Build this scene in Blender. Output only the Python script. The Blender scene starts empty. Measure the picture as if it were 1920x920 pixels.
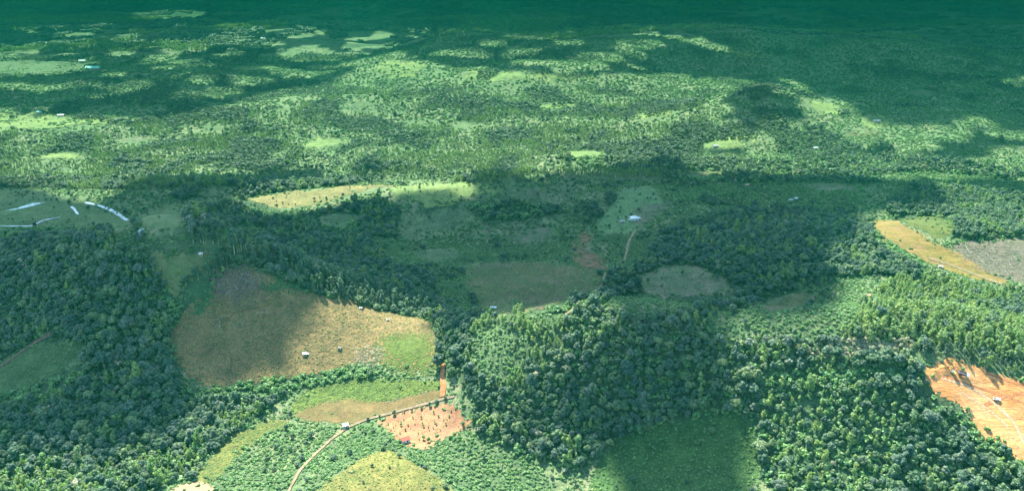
import bpy, math, random
import numpy as np
from mathutils import Vector, Matrix

R = math.radians
random.seed(11)
RNG = np.random.default_rng(7)

# ------------------------------------------------------------------ camera, sky, sun, exposure
S = bpy.context.scene
COL = S.collection
CAM_H = 360.0
PITCH = R(19.9)
FPX = 1478.0
cam_data = bpy.data.cameras.new("camera")
cam_data.sensor_width = 36.0
cam_data.lens = 36.0 * FPX / 1920.0
cam_data.clip_start = 1.0
cam_data.clip_end = 60000.0
cam = bpy.data.objects.new("camera", cam_data)
COL.objects.link(cam)
cam.location = (0, 0, CAM_H)
cam.rotation_euler = (R(90) - PITCH, 0, 0)
S.camera = cam

SUN_EL, SUN_AZ = R(57), R(-26)          # azimuth measured from +Y (straight ahead), negative = to the left
SUN = np.array([math.sin(SUN_AZ) * math.cos(SUN_EL), math.cos(SUN_AZ) * math.cos(SUN_EL), math.sin(SUN_EL)])
world = bpy.data.worlds.new("World")
S.world = world
world.use_nodes = True
wn = world.node_tree
wn.nodes.clear()
sky = wn.nodes.new("ShaderNodeTexSky")
sky.sky_type = 'NISHITA'
sky.sun_disc = False
sky.sun_elevation = SUN_EL
sky.sun_rotation = SUN_AZ
sky.air_density = 1.0
sky.dust_density = 0.6
sky.ozone_density = 3.5
bg = wn.nodes.new("ShaderNodeBackground")
bg.inputs[1].default_value = 0.15
wo = wn.nodes.new("ShaderNodeOutputWorld")
wn.links.new(sky.outputs[0], bg.inputs[0])
wn.links.new(bg.outputs[0], wo.inputs[0])

sun_data = bpy.data.lights.new("sun", 'SUN')
sun_data.energy = 5.0
sun_data.angle = R(0.55)
sun_data.color = (1.0, 0.90, 0.75)
sun = bpy.data.objects.new("sun", sun_data)
COL.objects.link(sun)
sun.rotation_euler = Vector(SUN).to_track_quat('Z', 'Y').to_euler()
sun.location = (0, 0, 500)

S.view_settings.view_transform = 'Standard'
S.view_settings.look = 'None'
S.view_settings.gamma = 1.0
S.view_settings.exposure = 2.75
S.view_settings.use_curve_mapping = False
cy = S.cycles
cy.max_bounces = 5
cy.diffuse_bounces = 3
cy.glossy_bounces = 2
cy.transmission_bounces = 2
cy.transparent_max_bounces = 8
cy.volume_bounces = 0
cy.sample_clamp_indirect = 4.0
cy.use_denoising = True

HAZE_DENSITY = 0.00035
HAZE_COLOR = (0.001, 0.049, 0.034, 1)

# ------------------------------------------------------------------ noise and terrain
def _hash(ix, iy, seed):
    h = (ix.astype(np.int64) * 374761393 + iy.astype(np.int64) * 668265263 + seed * 982451653) & 0xffffffff
    h = ((h ^ (h >> 13)) * 1274126177) & 0xffffffff
    return ((h ^ (h >> 16)) & 0xffffff) / float(0xffffff)

def vnoise(x, y, seed=0):
    x0 = np.floor(x); y0 = np.floor(y)
    fx = x - x0; fy = y - y0
    fx = fx * fx * (3 - 2 * fx); fy = fy * fy * (3 - 2 * fy)
    a = _hash(x0, y0, seed); b = _hash(x0 + 1, y0, seed)
    c = _hash(x0, y0 + 1, seed); d = _hash(x0 + 1, y0 + 1, seed)
    return (a * (1 - fx) + b * fx) * (1 - fy) + (c * (1 - fx) + d * fx) * fy

def fbm(x, y, scale, octs=4, seed=0):
    v = 0.0; amp = 0.5; tot = 0.0
    x = np.asarray(x, float) / scale; y = np.asarray(y, float) / scale
    for i in range(octs):
        v = v + amp * vnoise(x, y, seed + i * 17); tot += amp
        amp *= 0.5; x = x * 2.03 + 5.1; y = y * 2.03 - 3.7
    return v / tot

cp, sp = math.cos(PITCH), math.sin(PITCH)
def ray(px, py):
    u = (np.asarray(px, float) - 960) / FPX
    v = (460 - np.asarray(py, float)) / FPX
    return np.stack([u, cp + v * sp, -sp + v * cp], -1)

def flat(px, py, z=0.0):
    d = ray(px, py)
    t = (z - CAM_H) / d[..., 2]
    return d[..., 0] * t, d[..., 1] * t

def project(x, y, z):
    dz = z - CAM_H
    f = y * cp - dz * sp
    w = y * sp + dz * cp
    f = np.maximum(f, 1e-3)
    return 960 + FPX * x / f, 460 - FPX * w / f, f

# crest position in the picture, height, half width across, half width in depth, turn
HILLS = [
    (110, 470, 84, 190, 120, -12), (265, 590, 46, 80, 95, -20), (150, 760, 14, 150, 70, 0),
    (475, 528, 58, 110, 95, -25), (640, 600, 28, 95, 75, -20), (360, 640, 12, 70, 60, 0),
    (1040, 650, 38, 150, 75, -8), (1250, 672, 45, 160, 68, -8), (1560, 668, 60, 150, 85, 0), (1740, 676, 14, 90, 90, -10),
    (1900, 712, 36, 170, 140, 0), (1250, 850, -22, 90, 60, 0), (1010, 512, 20, 105, 70, 0),
    (700, 862, 16, 60, 40, 0), (820, 360, 30, 150, 80, 0), (990, 358, 34, 90, 70, 0), (560, 378, 10, 150, 60, 0),
    (1180, 370, 28, 120, 110, 0), (1470, 480, 26, 190, 110, 15), (1700, 400, -8, 150, 120, 0),
    (1820, 430, 36, 170, 100, 0), (1100, 292, 26, 110, 80, 0), (745, 128, 42, 190, 150, 0), (1110, 142, 40, 260, 150, 0), (950, 150, 26, 200, 140, 0),
    (1420, 180, 78, 230, 200, 0), (1050, 108, 50, 420, 260, 0), (500, 190, 24, 500, 200, 0),
    (1750, 215, 45, 330, 200, -10), (250, 140, 35, 500, 300, 10), (1700, 95, 60, 700, 300, 0), (330, 350, 28, 230, 120, 0),
    (1250, 70, 70, 900, 500, 0), (560, 60, 50, 900, 500, 0), (880, 92, 50, 300, 300, 0),
]
_H = []
for px, py, h, rx, ry, rot in HILLS:
    hx, hy = flat(px, py, max(h, 0))
    _H.append((float(hx), float(hy), h, rx, ry, R(rot)))

def Z(x, y):
    x = np.asarray(x, float); y = np.asarray(y, float)
    z = np.zeros(np.broadcast(x, y).shape)
    for hx, hy, h, rx, ry, a in _H:
        dx = x - hx; dy = y - hy
        u = (dx * math.cos(a) + dy * math.sin(a)) / rx
        v = (-dx * math.sin(a) + dy * math.cos(a)) / ry
        z = z + h * np.exp(-(u * u + v * v))
    far = np.clip((np.hypot(x, y) - 1500) / 2500, 0, 1)
    z = z + (fbm(x, y, 230, 4, 3) - 0.5) * 38
    z = z + far * (fbm(x, y * 0.7, 900, 4, 9) - 0.45) * 135
    z = z + (fbm(x, y, 45, 3, 21) - 0.5) * 3.4
    return z

_rows = np.concatenate([np.linspace(-400, 300, 24)[:-1], 300 * np.power(16500 / 300.0, np.linspace(0, 1, 640))])
_cols = np.linspace(-1.15, 1.15, 560)
_D, _T = np.meshgrid(_rows, _cols, indexing='ij')
GX_, GY_ = _T * np.maximum(_D, 420), _D
GZ_ = Z(GX_, GY_)
def zquick(x, y):
    i = 23 + np.log(np.maximum(y, 300) / 300.0) / math.log(55.0) * 639
    j = (x / np.maximum(y, 420) + 1.15) / 2.3 * 559
    i = np.clip(i, 0, 661.99); j = np.clip(j, 0, 558.99)
    i0 = i.astype(int); j0 = j.astype(int); a = i - i0; b = j - j0
    return (GZ_[i0, j0] * (1 - a) + GZ_[i0 + 1, j0] * a) * (1 - b) + (GZ_[i0, j0 + 1] * (1 - a) + GZ_[i0 + 1, j0 + 1] * a) * b

def hit(px, py):
    """where the sight lines through these picture points meet the terrain"""
    px = np.atleast_1d(np.asarray(px, float)); py = np.atleast_1d(np.asarray(py, float))
    d = ray(px, py)
    ts = np.geomspace(350, 16000, 300)
    t = ts[None, :]
    below = (CAM_H + d[:, 2:3] * t) < zquick(d[:, 0:1] * t, d[:, 1:2] * t)
    below[:, -1] = True
    k = np.maximum(below.argmax(1), 1)
    hi = ts[k]; lo = ts[k - 1]
    for _ in range(14):
        m = (lo + hi) / 2
        bl = (CAM_H + d[:, 2] * m) < zquick(d[:, 0] * m, d[:, 1] * m)
        hi = np.where(bl, m, hi); lo = np.where(bl, lo, m)
    x = d[:, 0] * hi; y = d[:, 1] * hi
    return np.stack([x, y, Z(x, y)], -1)

def world_line(pts, step=9, closed=False):
    P = list(pts) + ([pts[0]] if closed else [])
    out = []
    for (x0, y0), (x1, y1) in zip(P[:-1], P[1:]):
        n = max(1, int(math.hypot(x1 - x0, y1 - y0) / step))
        for i in range(n):
            out.append((x0 + (x1 - x0) * i / n, y0 + (y1 - y0) * i / n))
    if not closed:
        out.append(P[-1])
    o = np.array(out)
    return hit(o[:, 0], o[:, 1])

def soften(pts, n=2):
    P = [tuple(map(float, p)) for p in pts]
    for _ in range(n):
        Q = []
        for a, b in zip(P, P[1:] + P[:1]):
            Q += [(a[0] * .75 + b[0] * .25, a[1] * .75 + b[1] * .25), (a[0] * .25 + b[0] * .75, a[1] * .25 + b[1] * .75)]
        P = Q
    return P

class Poly:
    def __init__(self, pts):
        pts = soften(pts)
        self.w = world_line(pts, 9, True)[:, :2]
        self.lo = self.w.min(0); self.hi = self.w.max(0)
    def inside(self, x, y):
        res = np.zeros(x.shape, bool)
        m = (x > self.lo[0]) & (x < self.hi[0]) & (y > self.lo[1]) & (y < self.hi[1])
        if not m.any():
            return res
        xs, ys = x[m], y[m]
        r = np.zeros(xs.shape, bool)
        P = self.w; Q = np.roll(P, -1, 0)
        for (ax, ay), (bx, by) in zip(P, Q):
            if ay == by:
                continue
            c = ((ay > ys) != (by > ys)) & (xs < (bx - ax) * (ys - ay) / (by - ay) + ax)
            r ^= c
        res[m] = r
        return res

# ------------------------------------------------------------------ land cover outlines
FIELDS = {
 'stubble_hill': [(318,625),(338,585),(352,566),(400,548),(405,525),(430,503),(470,497),(505,515),(545,535),(590,552),(650,562),(700,580),(760,592),(812,600),(820,640),(818,690),(770,700),(700,672),(640,692),(560,705),(500,712),(440,722),(400,722),(355,715),(335,680),(318,645)],
 'green_hollow': [(700,640),(755,622),(812,636),(822,690),(780,702),(725,690)],
 'slash_patch': [(400,530),(420,506),(450,494),(490,503),(505,528),(480,550),(430,560)],
 'fern_left': [(333,552),(385,530),(400,532),(415,552),(392,566),(352,578)],
 'fern_right': [(498,518),(548,528),(592,556),(560,556),(512,540)],
 'small_field': [(283,482),(330,468),(405,460),(437,475),(400,490),(350,520),(320,545),(296,520)],
 'mid_mound': [(872,500),(920,492),(1000,490),(1060,495),(1110,505),(1130,522),(1112,550),(1060,570),(1000,582),(950,577),(895,574),(884,540)],
 'hut_yard': [(892,577),(925,566),(962,572),(968,588),(905,592)],
 'bright_meadow': [(448,374),(510,362),(600,352),(690,345),(755,350),(700,360),(620,374),(560,394),(515,398),(462,388)],
 'hump_grass': [(708,364),(760,345),(830,343),(900,345),(940,362),(900,374),(800,378),(740,376)],
 'dull_grass': [(742,402),(790,384),(850,382),(905,400),(880,420),(800,432),(760,452),(745,430)],
 'house_slope': [(1146,380),(1165,350),(1240,347),(1238,380),(1215,398),(1196,412),(1192,440),(1108,436),(1128,410)],
 'red_soil': [(1083,465),(1098,434),(1118,440),(1106,468),(1150,500),(1130,507),(1080,499)],
 'dry_scrub': [(1190,520),(1260,492),(1320,500),(1372,528),(1382,556),(1300,562),(1225,560)],
 'yellow_strip': [(1626,414),(1665,408),(1700,424),(1725,442),(1790,472),(1860,508),(1905,532),(1850,530),(1790,512),(1740,494),(1690,468),(1650,440)],
 'yellow_green': [(1668,406),(1740,402),(1785,412),(1792,440),(1760,456),(1727,442),(1702,424)],
 'felled_slope': [(1775,470),(1800,456),(1860,448),(1960,440),(1960,548),(1905,530),(1860,506),(1800,478)],
 'cleared_earth': [(1733,702),(1745,686),(1790,679),(1850,694),(1920,711),(2000,725),(2000,900),(1925,880),(1890,838),(1868,822),(1838,826),(1830,790),(1815,762),(1770,748),(1745,735),(1733,718)],
 'rough_green': [(535,775),(556,738),(620,715),(700,708),(760,716),(832,708),(828,724),(790,738),(740,752),(700,752),(650,746),(600,754),(560,775)],
 'tan_field': [(542,786),(575,764),(605,753),(655,746),(700,752),(740,752),(790,738),(828,723),(830,744),(760,769),(700,783),(652,799),(590,786)],
 'red_plot': [(700,788),(760,772),(832,754),(852,756),(866,780),(890,796),(862,806),(812,832),(792,846),(745,824),(728,806)],
 'yellow_mound': [(560,950),(600,915),(645,880),(700,847),(740,842),(760,860),(800,880),(845,903),(870,950)],
 'dim_clearing': [(-40,700),(40,655),(90,632),(165,652),(150,685),(70,725),(-40,745)],
 'fern_hollow': [(1105,890),(1150,822),(1255,795),(1395,768),(1422,800),(1415,960),(1110,960)],
 'lit_glade': [(358,908),(395,852),(440,812),(520,780),(545,790),(505,812),(465,832),(425,872),(395,910)],
 'pale_soil': [(318,925),(348,903),(398,908),(408,930),(380,945),(318,945)],
 'dry_ridge': [(1500,658),(1560,645),(1640,640),(1722,648),(1700,662),(1600,668),(1540,664)],
 'wetland': [(-60,355),(60,350),(150,372),(235,400),(262,440),(130,424),(40,432),(-60,440)],
 'pasture_a': [(268,390),(345,382),(352,425),(290,436),(262,425)],
 'far_pasture_a': [(-60,212),(120,214),(225,224),(160,240),(60,244),(-60,250)],
 'far_dome': [(690,140),(700,120),(745,112),(790,120),(805,136),(760,146)],
 'far_pasture_b': [(845,142),(880,132),(1000,136),(1100,138),(1130,148),(1000,150),(900,156)],
 'far_glade_a': [(1500,184),(1540,184),(1596,208),(1545,216),(1508,204)],
 'far_glade_b': [(1615,218),(1662,212),(1664,236),(1612,240)],
 'far_brown': [(1545,250),(1612,239),(1668,243),(1605,258)],
 'far_glade_c': [(1052,292),(1098,279),(1146,288),(1090,299)],
 'far_glade_d': [(1308,272),(1350,262),(1425,264),(1400,276),(1330,288)],
 'brown_mound': [(938,366),(980,347),(1022,360),(1026,378),(970,378)],
 'far_pasture_c': [(-60,118),(100,112),(180,124),(90,140),(-60,142)],
 'far_pasture_d': [(90,66),(260,52),(400,58),(300,72),(150,80)],
 'ochre_patch': [(1180,420),(1190,398),(1240,372),(1262,382),(1215,420)],
}
EXTRA = {
 'plot_a': [(555,268),(612,258),(668,262),(640,276),(580,280)], 'plot_b': [(830,232),(905,226),(930,236),(860,246)], 'plot_c': [(1180,215),(1250,208),(1270,220),(1205,228)],
 'plot_d': [(330,232),(410,222),(440,232),(360,243)], 'plot_e': [(60,292),(150,282),(170,292),(90,302)], 'plot_f': [(620,196),(720,190),(730,199),(640,206)],
 'plot_g': [(1000,196),(1075,190),(1090,200),(1020,206)], 'plot_h': [(1690,172),(1780,166),(1800,176),(1710,182)], 'plot_i': [(420,128),(520,120),(560,128),(460,136)],
 'plot_j': [(940,60),(1100,54),(1150,64),(980,70)], 'plot_k': [(1340,98),(1460,94),(1470,104),(1360,110)], 'plot_l': [(960,432),(1040,428),(1060,446),(1000,462),(955,450)],
 'plot_m': [(780,470),(850,462),(880,474),(820,492),(775,486)], 'plot_n': [(1420,560),(1500,545),(1540,560),(1480,585),(1425,580)], 'plot_o': [(1500,345),(1590,340),(1610,352),(1540,360)],
 'plot_p': [(590,405),(660,396),(690,410),(640,424),(595,420)], 'plot_q': [(1260,322),(1340,318),(1370,328),(1290,336)], 'plot_r': [(200,262),(280,254),(300,262),(230,272)],
}
FIELDS.update(EXTRA)
POLY = {k: Poly(v) for k, v in FIELDS.items()}
# low ferny scrub instead of forest
SCRUB = [Poly(p) for p in [
  [(1325,625),(1400,585),(1480,545),(1600,512),(1640,540),(1605,600),(1560,640),(1440,652),(1340,640)],
  [(380,920),(420,870),(470,830),(545,790),(600,790),(640,805),(590,860),(545,930),(380,940)],
  [(560,930),(600,872),(650,815),(700,795),(740,825),(760,850),(700,845),(645,878),(580,940)],
  [(800,850),(860,808),(900,812),(960,840),(1010,870),(1060,930),(860,950),(845,900),(770,860)],
  [(885,625),(930,605),(975,620),(990,660),(960,720),(900,720),(880,670)],
  [(810,530),(870,520),(885,570),(880,600),(830,590)],
  [(740,520),(830,560),(800,500),(700,470),(690,440),(745,450),(830,470),(880,500),(870,560)],
  [(1210,545),(1320,565),(1290,590),(1150,600),(1110,570)],
  [(700,480),(740,450),(900,440),(1000,440),(1090,440),(1080,490),(880,490)],
  [(1260,350),(1500,340),(1640,350),(1600,400),(1400,380),(1280,372)],
  [(1600,330),(1750,320),(1920,340),(1920,360),(1700,350)],
  [(260,440),(400,440),(480,420),(520,440),(440,465),(290,470)],
  [(1180,470),(1110,440),(1190,440),(1240,420),(1230,470),(1160,510)],
 ]]
# tall dense woods
WOODS = [Poly(p) for p in [
  [(1000,560),(1160,545),(1340,585),(1340,650),(1120,640),(1060,610)],
  [(-80,445),(60,425),(180,430),(300,520),(340,580),(310,640),(340,720),(400,730),(560,700),(700,675),(720,715),(560,720),(480,790),(380,860),(300,930),(-80,960),(-80,740),(160,690),(170,650),(80,625),(-80,700)],
  [(900,830),(870,760),(990,740),(1010,680),(1100,600),(1320,640),(1500,660),(1720,660),(1740,730),(1830,800),(1960,900),(1960,960),(1430,960),(1420,790),(1400,765),(1150,815),(1100,890),(960,850)],
  [(340,550),(440,480),(560,500),(700,550),(820,590),(880,600),(880,640),(830,700),(820,620),(700,585),(590,560),(480,495),(400,530),(340,575)],
  [(270,470),(330,455),(430,455),(400,465),(290,488)],
  [(1040,300),(1060,290),(1300,300),(1500,300),(1700,290),(1920,320),(1920,340),(1500,345),(1250,340)],
  [(1700,350),(1800,345),(1920,370),(1960,440),(1800,455),(1640,400)],
  [(480,420),(560,400),(700,370),(760,385),(740,440),(690,470),(830,560),(830,590),(700,560),(560,500),(480,480)],
  [(350,400),(480,390),(520,410),(480,430),(350,440)],
  [(1180,500),(1240,430),(1400,390),(1640,400),(1740,480),(1730,520),(1600,510),(1400,580),(1380,560),(1370,520),(1300,490),(1200,520)],
  [(1140,580),(1220,560),(1330,570),(1330,620),(1140,600)],
  [(860,390),(900,375),(1060,390),(1060,400),(920,420)],
  [(440,350),(560,335),(720,330),(720,342),(560,355),(450,368)],
  [(680,590),(700,620),(880,600),(880,700),(830,710)],
 ]]
# pale slender plantation
SLENDER = [Poly(p) for p in [
  [(880,640),(895,600),(960,575),(1060,560),(1100,600),(1000,640)],
  [(-80,250),(200,230),(560,205),(700,160),(1300,155),(1340,240),(1300,300),(1000,335),(720,335),(440,350),(150,360),(-80,340)],
  [(870,640),(900,600),(1100,585),(1130,600),(1010,690),(990,740),(880,760),(860,700)],
  [(1560,640),(1600,600),(1640,540),(1740,510),(1960,545),(1960,710),(1850,690),(1760,670),(1700,650)],
  [(740,340),(1000,325),(1050,345),(900,345)],
 ]]

def mixdens(x, y):
    return fbm(x, y, 110, 5, 40) * .55 + fbm(x, y, 30, 3, 41) * .25 + fbm(x, y, 420, 3, 43) * .20

YOUNG = [Poly(p) for p in [
  [(-80,862),(60,868),(160,885),(300,850),(370,830),(400,850),(350,905),(300,960),(-80,960)],
  [(1420,700),(1560,690),(1680,740),(1720,800),(1700,870),(1600,930),(1450,930),(1430,820)],
  [(960,850),(1040,865),(1120,900),(1130,960),(860,960),(840,900),(870,830)],
]]
BELT = [Poly(p) for p in [
  [(328,562),(405,522),(440,484),(500,492),(592,548),(700,576),(818,594),(816,570),(700,545),(600,515),(500,468),(430,462),(388,510)],
  [(270,492),(330,464),(405,458),(436,462),(400,447),(330,452),(262,478)],
  [(1690,668),(1745,680),(1790,674),(1860,688),(1960,706),(1960,690),(1860,672),(1790,655),(1700,652)],
  [(1050,338),(1090,335),(1240,342),(1240,328),(1090,318)],
]]
def inside_any(polys, x, y):
    r = np.zeros(x.shape, bool)
    for p in polys:
        r |= p.inside(x, y)
    return r

# ------------------------------------------------------------------ mesh helpers
def new_obj(name, verts, faces, mat=None, parent=None, smooth=False):
    me = bpy.data.meshes.new(name)
    if isinstance(verts, np.ndarray) and isinstance(faces, np.ndarray):
        n = faces.shape[1]
        me.vertices.add(len(verts)); me.vertices.foreach_set("co", verts.astype(np.float32).ravel())
        me.loops.add(faces.size); me.loops.foreach_set("vertex_index", faces.astype(np.int32).ravel())
        me.polygons.add(len(faces)); me.polygons.foreach_set("loop_start", np.arange(0, faces.size, n, dtype=np.int32))
        me.update(calc_edges=True)
    else:
        me.from_pydata([tuple(v) for v in verts], [], [tuple(f) for f in faces])
    if smooth:
        me.polygons.foreach_set("use_smooth", [True] * len(me.polygons))
    if mat is not None:
        for m in (mat if isinstance(mat, (list, tuple)) else [mat]):
            me.materials.append(m)
    o = bpy.data.objects.new(name, me)
    COL.objects.link(o)
    if parent is not None:
        o.parent = parent
    return o

def tag(o, label=None, cat=None, group=None, kind=None):
    if label: o['label'] = label
    if cat: o['category'] = cat
    if group: o['group'] = group
    if kind: o['kind'] = kind
    return o

def empty(name, loc, rz, label, cat, group=None):
    o = bpy.data.objects.new(name, None)
    COL.objects.link(o)
    o.location = loc; o.rotation_euler = (0, 0, rz)
    o.empty_display_size = 1
    return tag(o, label, cat, group)

class MB:
    def __init__(self): self.v = []; self.f = []
    def add(self, vs, fs):
        k = len(self.v); self.v += [tuple(a) for a in vs]; self.f += [tuple(i + k for i in f) for f in fs]; return self
    def box(self, c, s, rx=0, ry=0, rz=0, taper=1.0):
        M = Matrix.Translation(c) @ Matrix.Rotation(rz, 4, 'Z') @ Matrix.Rotation(ry, 4, 'Y') @ Matrix.Rotation(rx, 4, 'X')
        vs = []
        for z in (-.5, .5):
            k = taper if z > 0 else 1
            for x, y in ((-.5, -.5), (.5, -.5), (.5, .5), (-.5, .5)):
                vs.append(M @ Vector((x * s[0] * k, y * s[1] * k, z * s[2])))
        return self.add(vs, [(0, 3, 2, 1), (4, 5, 6, 7), (0, 1, 5, 4), (1, 2, 6, 5), (2, 3, 7, 6), (3, 0, 4, 7)])
    def tube(self, pts, rads, n=6):
        vs = []; fs = []
        for i, p in enumerate(pts):
            p = Vector(p)
            a = Vector(pts[max(i - 1, 0)]); b = Vector(pts[min(i + 1, len(pts) - 1)])
            d = (b - a).normalized()
            q = d.orthogonal().normalized(); w = d.cross(q)
            for k in range(n):
                t = 2 * math.pi * k / n
                vs.append(p + (q * math.cos(t) + w * math.sin(t)) * rads[i])
        for i in range(len(pts) - 1):
            for k in range(n):
                fs.append((i * n + k, i * n + (k + 1) % n, (i + 1) * n + (k + 1) % n, (i + 1) * n + k))
        fs.append(tuple(reversed(range(n)))); fs.append(tuple((len(pts) - 1) * n + k for k in range(n)))
        return self.add(vs, fs)
    def build(self, name, mat, parent=None, smooth=False):
        return new_obj(name, self.v, self.f, mat, parent, smooth)

# ------------------------------------------------------------------ materials
def nodes_of(name):
    m = bpy.data.materials.new(name); m.use_nodes = True
    nt = m.node_tree; nt.nodes.clear()
    return m, nt, nt.nodes, nt.links

def noise_node(N, L, scale, detail=4, rough=0.6, coord=None, dist=0.0):
    n = N.new("ShaderNodeTexNoise"); n.inputs["Scale"].default_value = scale
    n.inputs["Detail"].default_value = detail; n.inputs["Roughness"].default_value = rough
    n.inputs["Distortion"].default_value = dist
    if coord is not None: L.new(coord, n.inputs["Vector"])
    return n

def ramp(N, L, src, a, b, ca=None, cb=None):
    r = N.new("ShaderNodeValToRGB")
    r.color_ramp.elements[0].position = a; r.color_ramp.elements[1].position = b
    if ca is not None: r.color_ramp.elements[0].color = (*ca, 1)
    if cb is not None: r.color_ramp.elements[1].color = (*cb, 1)
    L.new(src, r.inputs[0])
    return r

def mixc(N, L, fac, a, b, mode='MIX'):
    m = N.new("ShaderNodeMix"); m.data_type = 'RGBA'; m.blend_type = mode
    for s, v in ((m.inputs[0], fac), (m.inputs[6], a), (m.inputs[7], b)):
        if hasattr(v, 'is_linked') or hasattr(v, 'links'): L.new(v, s)
        elif isinstance(v, (int, float)): s.default_value = v
        else: s.default_value = (*v, 1)
    return m.outputs[2]

def ground_mat(name, c1, c2, c3, s1=0.02, s2=0.11, s3=0.9, bump=0.6, rough=0.95, stretch=None, turn=0.0, fleck=None, flecks=0.62, grass=None):
    """soil or grass: broad patches c1/c2, tufts of c3, fine grain, relief"""
    tint = {'stubble': (1.18,1.06,.90), 'tan_grass': (.98,.86,.78), 'pink_earth': (.98,.82,.74), 'ripe_crop': (.95,.82,.68), 'young_crop': (.85,.84,.7), 'dry_meadow': (.92,.88,.76),
            'yellow_grass': (1.2,1.16,.95), 'orange_earth': (1.14,.87,.66), 'orange_track': (1.0,.78,.62), 'lush_grass': (.95,.88,.7), 'weedy_grass': (1.05,1,.8), 'glade_grass': (1.1,1.05,.8), 'slash_soil': (1.1,.95,.95), 'rough_pasture': (1.05,.90,.85)}.get(name)
    if tint: c1, c2, c3 = [tuple(a * b for a, b in zip(c, tint)) for c in (c1, c2, c3)]
    m, nt, N, L = nodes_of(name)
    tc = N.new("ShaderNodeTexCoord"); co = tc.outputs["Object"]
    if stretch:
        mp = N.new("ShaderNodeMapping"); mp.inputs["Scale"].default_value = stretch
        mp.inputs["Rotation"].default_value = (0, 0, turn)
        L.new(co, mp.inputs[0]); co2 = mp.outputs[0]
    else: co2 = co
    n1 = noise_node(N, L, s1, 5, 0.62, co); n2 = noise_node(N, L, s2, 5, 0.65, co2); n3 = noise_node(N, L, s3, 3, 0.7, co2)
    a = mixc(N, L, ramp(N, L, n1.outputs[0], .40, .62).outputs[0], c1, c2)
    b = mixc(N, L, ramp(N, L, n2.outputs[0], .44, .64).outputs[0], a, c3)
    if grass:
        at_ = N.new("ShaderNodeAttribute"); at_.attribute_name = 'open'
        g1 = mixc(N, L, ramp(N, L, n1.outputs[0], .42, .58).outputs[0], grass[0], grass[1])
        g2 = mixc(N, L, ramp(N, L, n2.outputs[0], .44, .60).outputs[0], g1, grass[2])
        b = mixc(N, L, at_.outputs['Fac'], b, g2)
    g = ramp(N, L, n3.outputs[0], .3, .72, (.55, .55, .55), (1.25, 1.25, 1.25))
    c = mixc(N, L, 1.0, b, g.outputs[0], 'MULTIPLY')
    if fleck:
        n4 = noise_node(N, L, s3 * .6, 2, 0.5, co)
        c = mixc(N, L, ramp(N, L, n4.outputs[0], flecks, flecks + .05).outputs[0], c, fleck)
    n5 = noise_node(N, L, s1 * 2.2, 3, 0.55, co, .8)
    v1 = N.new("ShaderNodeMath"); v1.operation = 'SUBTRACT'; v1.inputs[1].default_value = .5; L.new(n5.outputs[0], v1.inputs[0])
    v2 = N.new("ShaderNodeMath"); v2.operation = 'ABSOLUTE'; L.new(v1.outputs[0], v2.inputs[0])
    c = mixc(N, L, ramp(N, L, v2.outputs[0], .004, .013, (.6, .6, .6), (0, 0, 0)).outputs[0], c, tuple(q * .55 for q in c3))
    n6 = noise_node(N, L, s1 * 4.5, 4, 0.6, co2)
    c = mixc(N, L, 1.0, c, ramp(N, L, n6.outputs[0], .35, .65, (.82, .84, .86), (1.15, 1.13, 1.1)).outputs[0], 'MULTIPLY')
    p = N.new("ShaderNodeBsdfPrincipled"); p.inputs["Roughness"].default_value = rough
    p.inputs["Specular IOR Level"].default_value = 0.15
    L.new(c, p.inputs["Base Color"])
    bp = N.new("ShaderNodeBump"); bp.inputs["Strength"].default_value = bump; bp.inputs["Distance"].default_value = 1.2
    L.new(n3.outputs[0], bp.inputs["Height"])
    bp2 = N.new("ShaderNodeBump"); bp2.inputs["Strength"].default_value = bump; bp2.inputs["Distance"].default_value = 3.0
    L.new(n2.outputs[0], bp2.inputs["Height"]); L.new(bp.outputs[0], bp2.inputs["Normal"])
    L.new(bp2.outputs[0], p.inputs["Normal"])
    o = N.new("ShaderNodeOutputMaterial"); L.new(p.outputs[0], o.inputs[0])
    return m

def foliage_mat(name, stops, gloss=0.5, rough=0.48, trans=0.24, leafvar=0.5, fgain=1.2):
    """per tree colour from stops, per leaf-spray brightness, thin translucent leaves"""
    m, nt, N, L = nodes_of(name)
    oi = N.new("ShaderNodeObjectInfo")
    stops = [tuple(c * fgain for c in q) for q in stops]
    r = N.new("ShaderNodeValToRGB"); cr = r.color_ramp
    cr.elements[0].position = 0; cr.elements[0].color = (*stops[0], 1)
    cr.elements[1].position = 1; cr.elements[1].color = (*stops[-1], 1)
    for i, s in enumerate(stops[1:-1]):
        e = cr.elements.new((i + 1) / (len(stops) - 1)); e.color = (*s, 1)
    L.new(oi.outputs["Random"], r.inputs[0])
    geo = N.new("ShaderNodeNewGeometry")
    mr = N.new("ShaderNodeMapRange"); mr.inputs[3].default_value = 1 - leafvar; mr.inputs[4].default_value = 1 + leafvar
    L.new(geo.outputs["Random Per Island"], mr.inputs[0])
    vm = N.new("ShaderNodeVectorMath"); vm.operation = 'SCALE'
    L.new(r.outputs[0], vm.inputs[0]); L.new(mr.outputs[0], vm.inputs["Scale"])
    p = N.new("ShaderNodeBsdfPrincipled"); p.inputs["Roughness"].default_value = rough
    p.inputs["Specular IOR Level"].default_value = gloss
    L.new(vm.outputs[0], p.inputs["Base Color"])
    t = N.new("ShaderNodeBsdfTranslucent")
    tcol = mixc(N, L, 1.0, vm.outputs[0], (1.5, 1.7, 0.7), 'MULTIPLY')
    L.new(tcol, t.inputs[0])
    ms = N.new("ShaderNodeMixShader"); ms.inputs[0].default_value = trans
    L.new(p.outputs[0], ms.inputs[1]); L.new(t.outputs[0], ms.inputs[2])
    o = N.new("ShaderNodeOutputMaterial"); L.new(ms.outputs[0], o.inputs[0])
    return m

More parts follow.
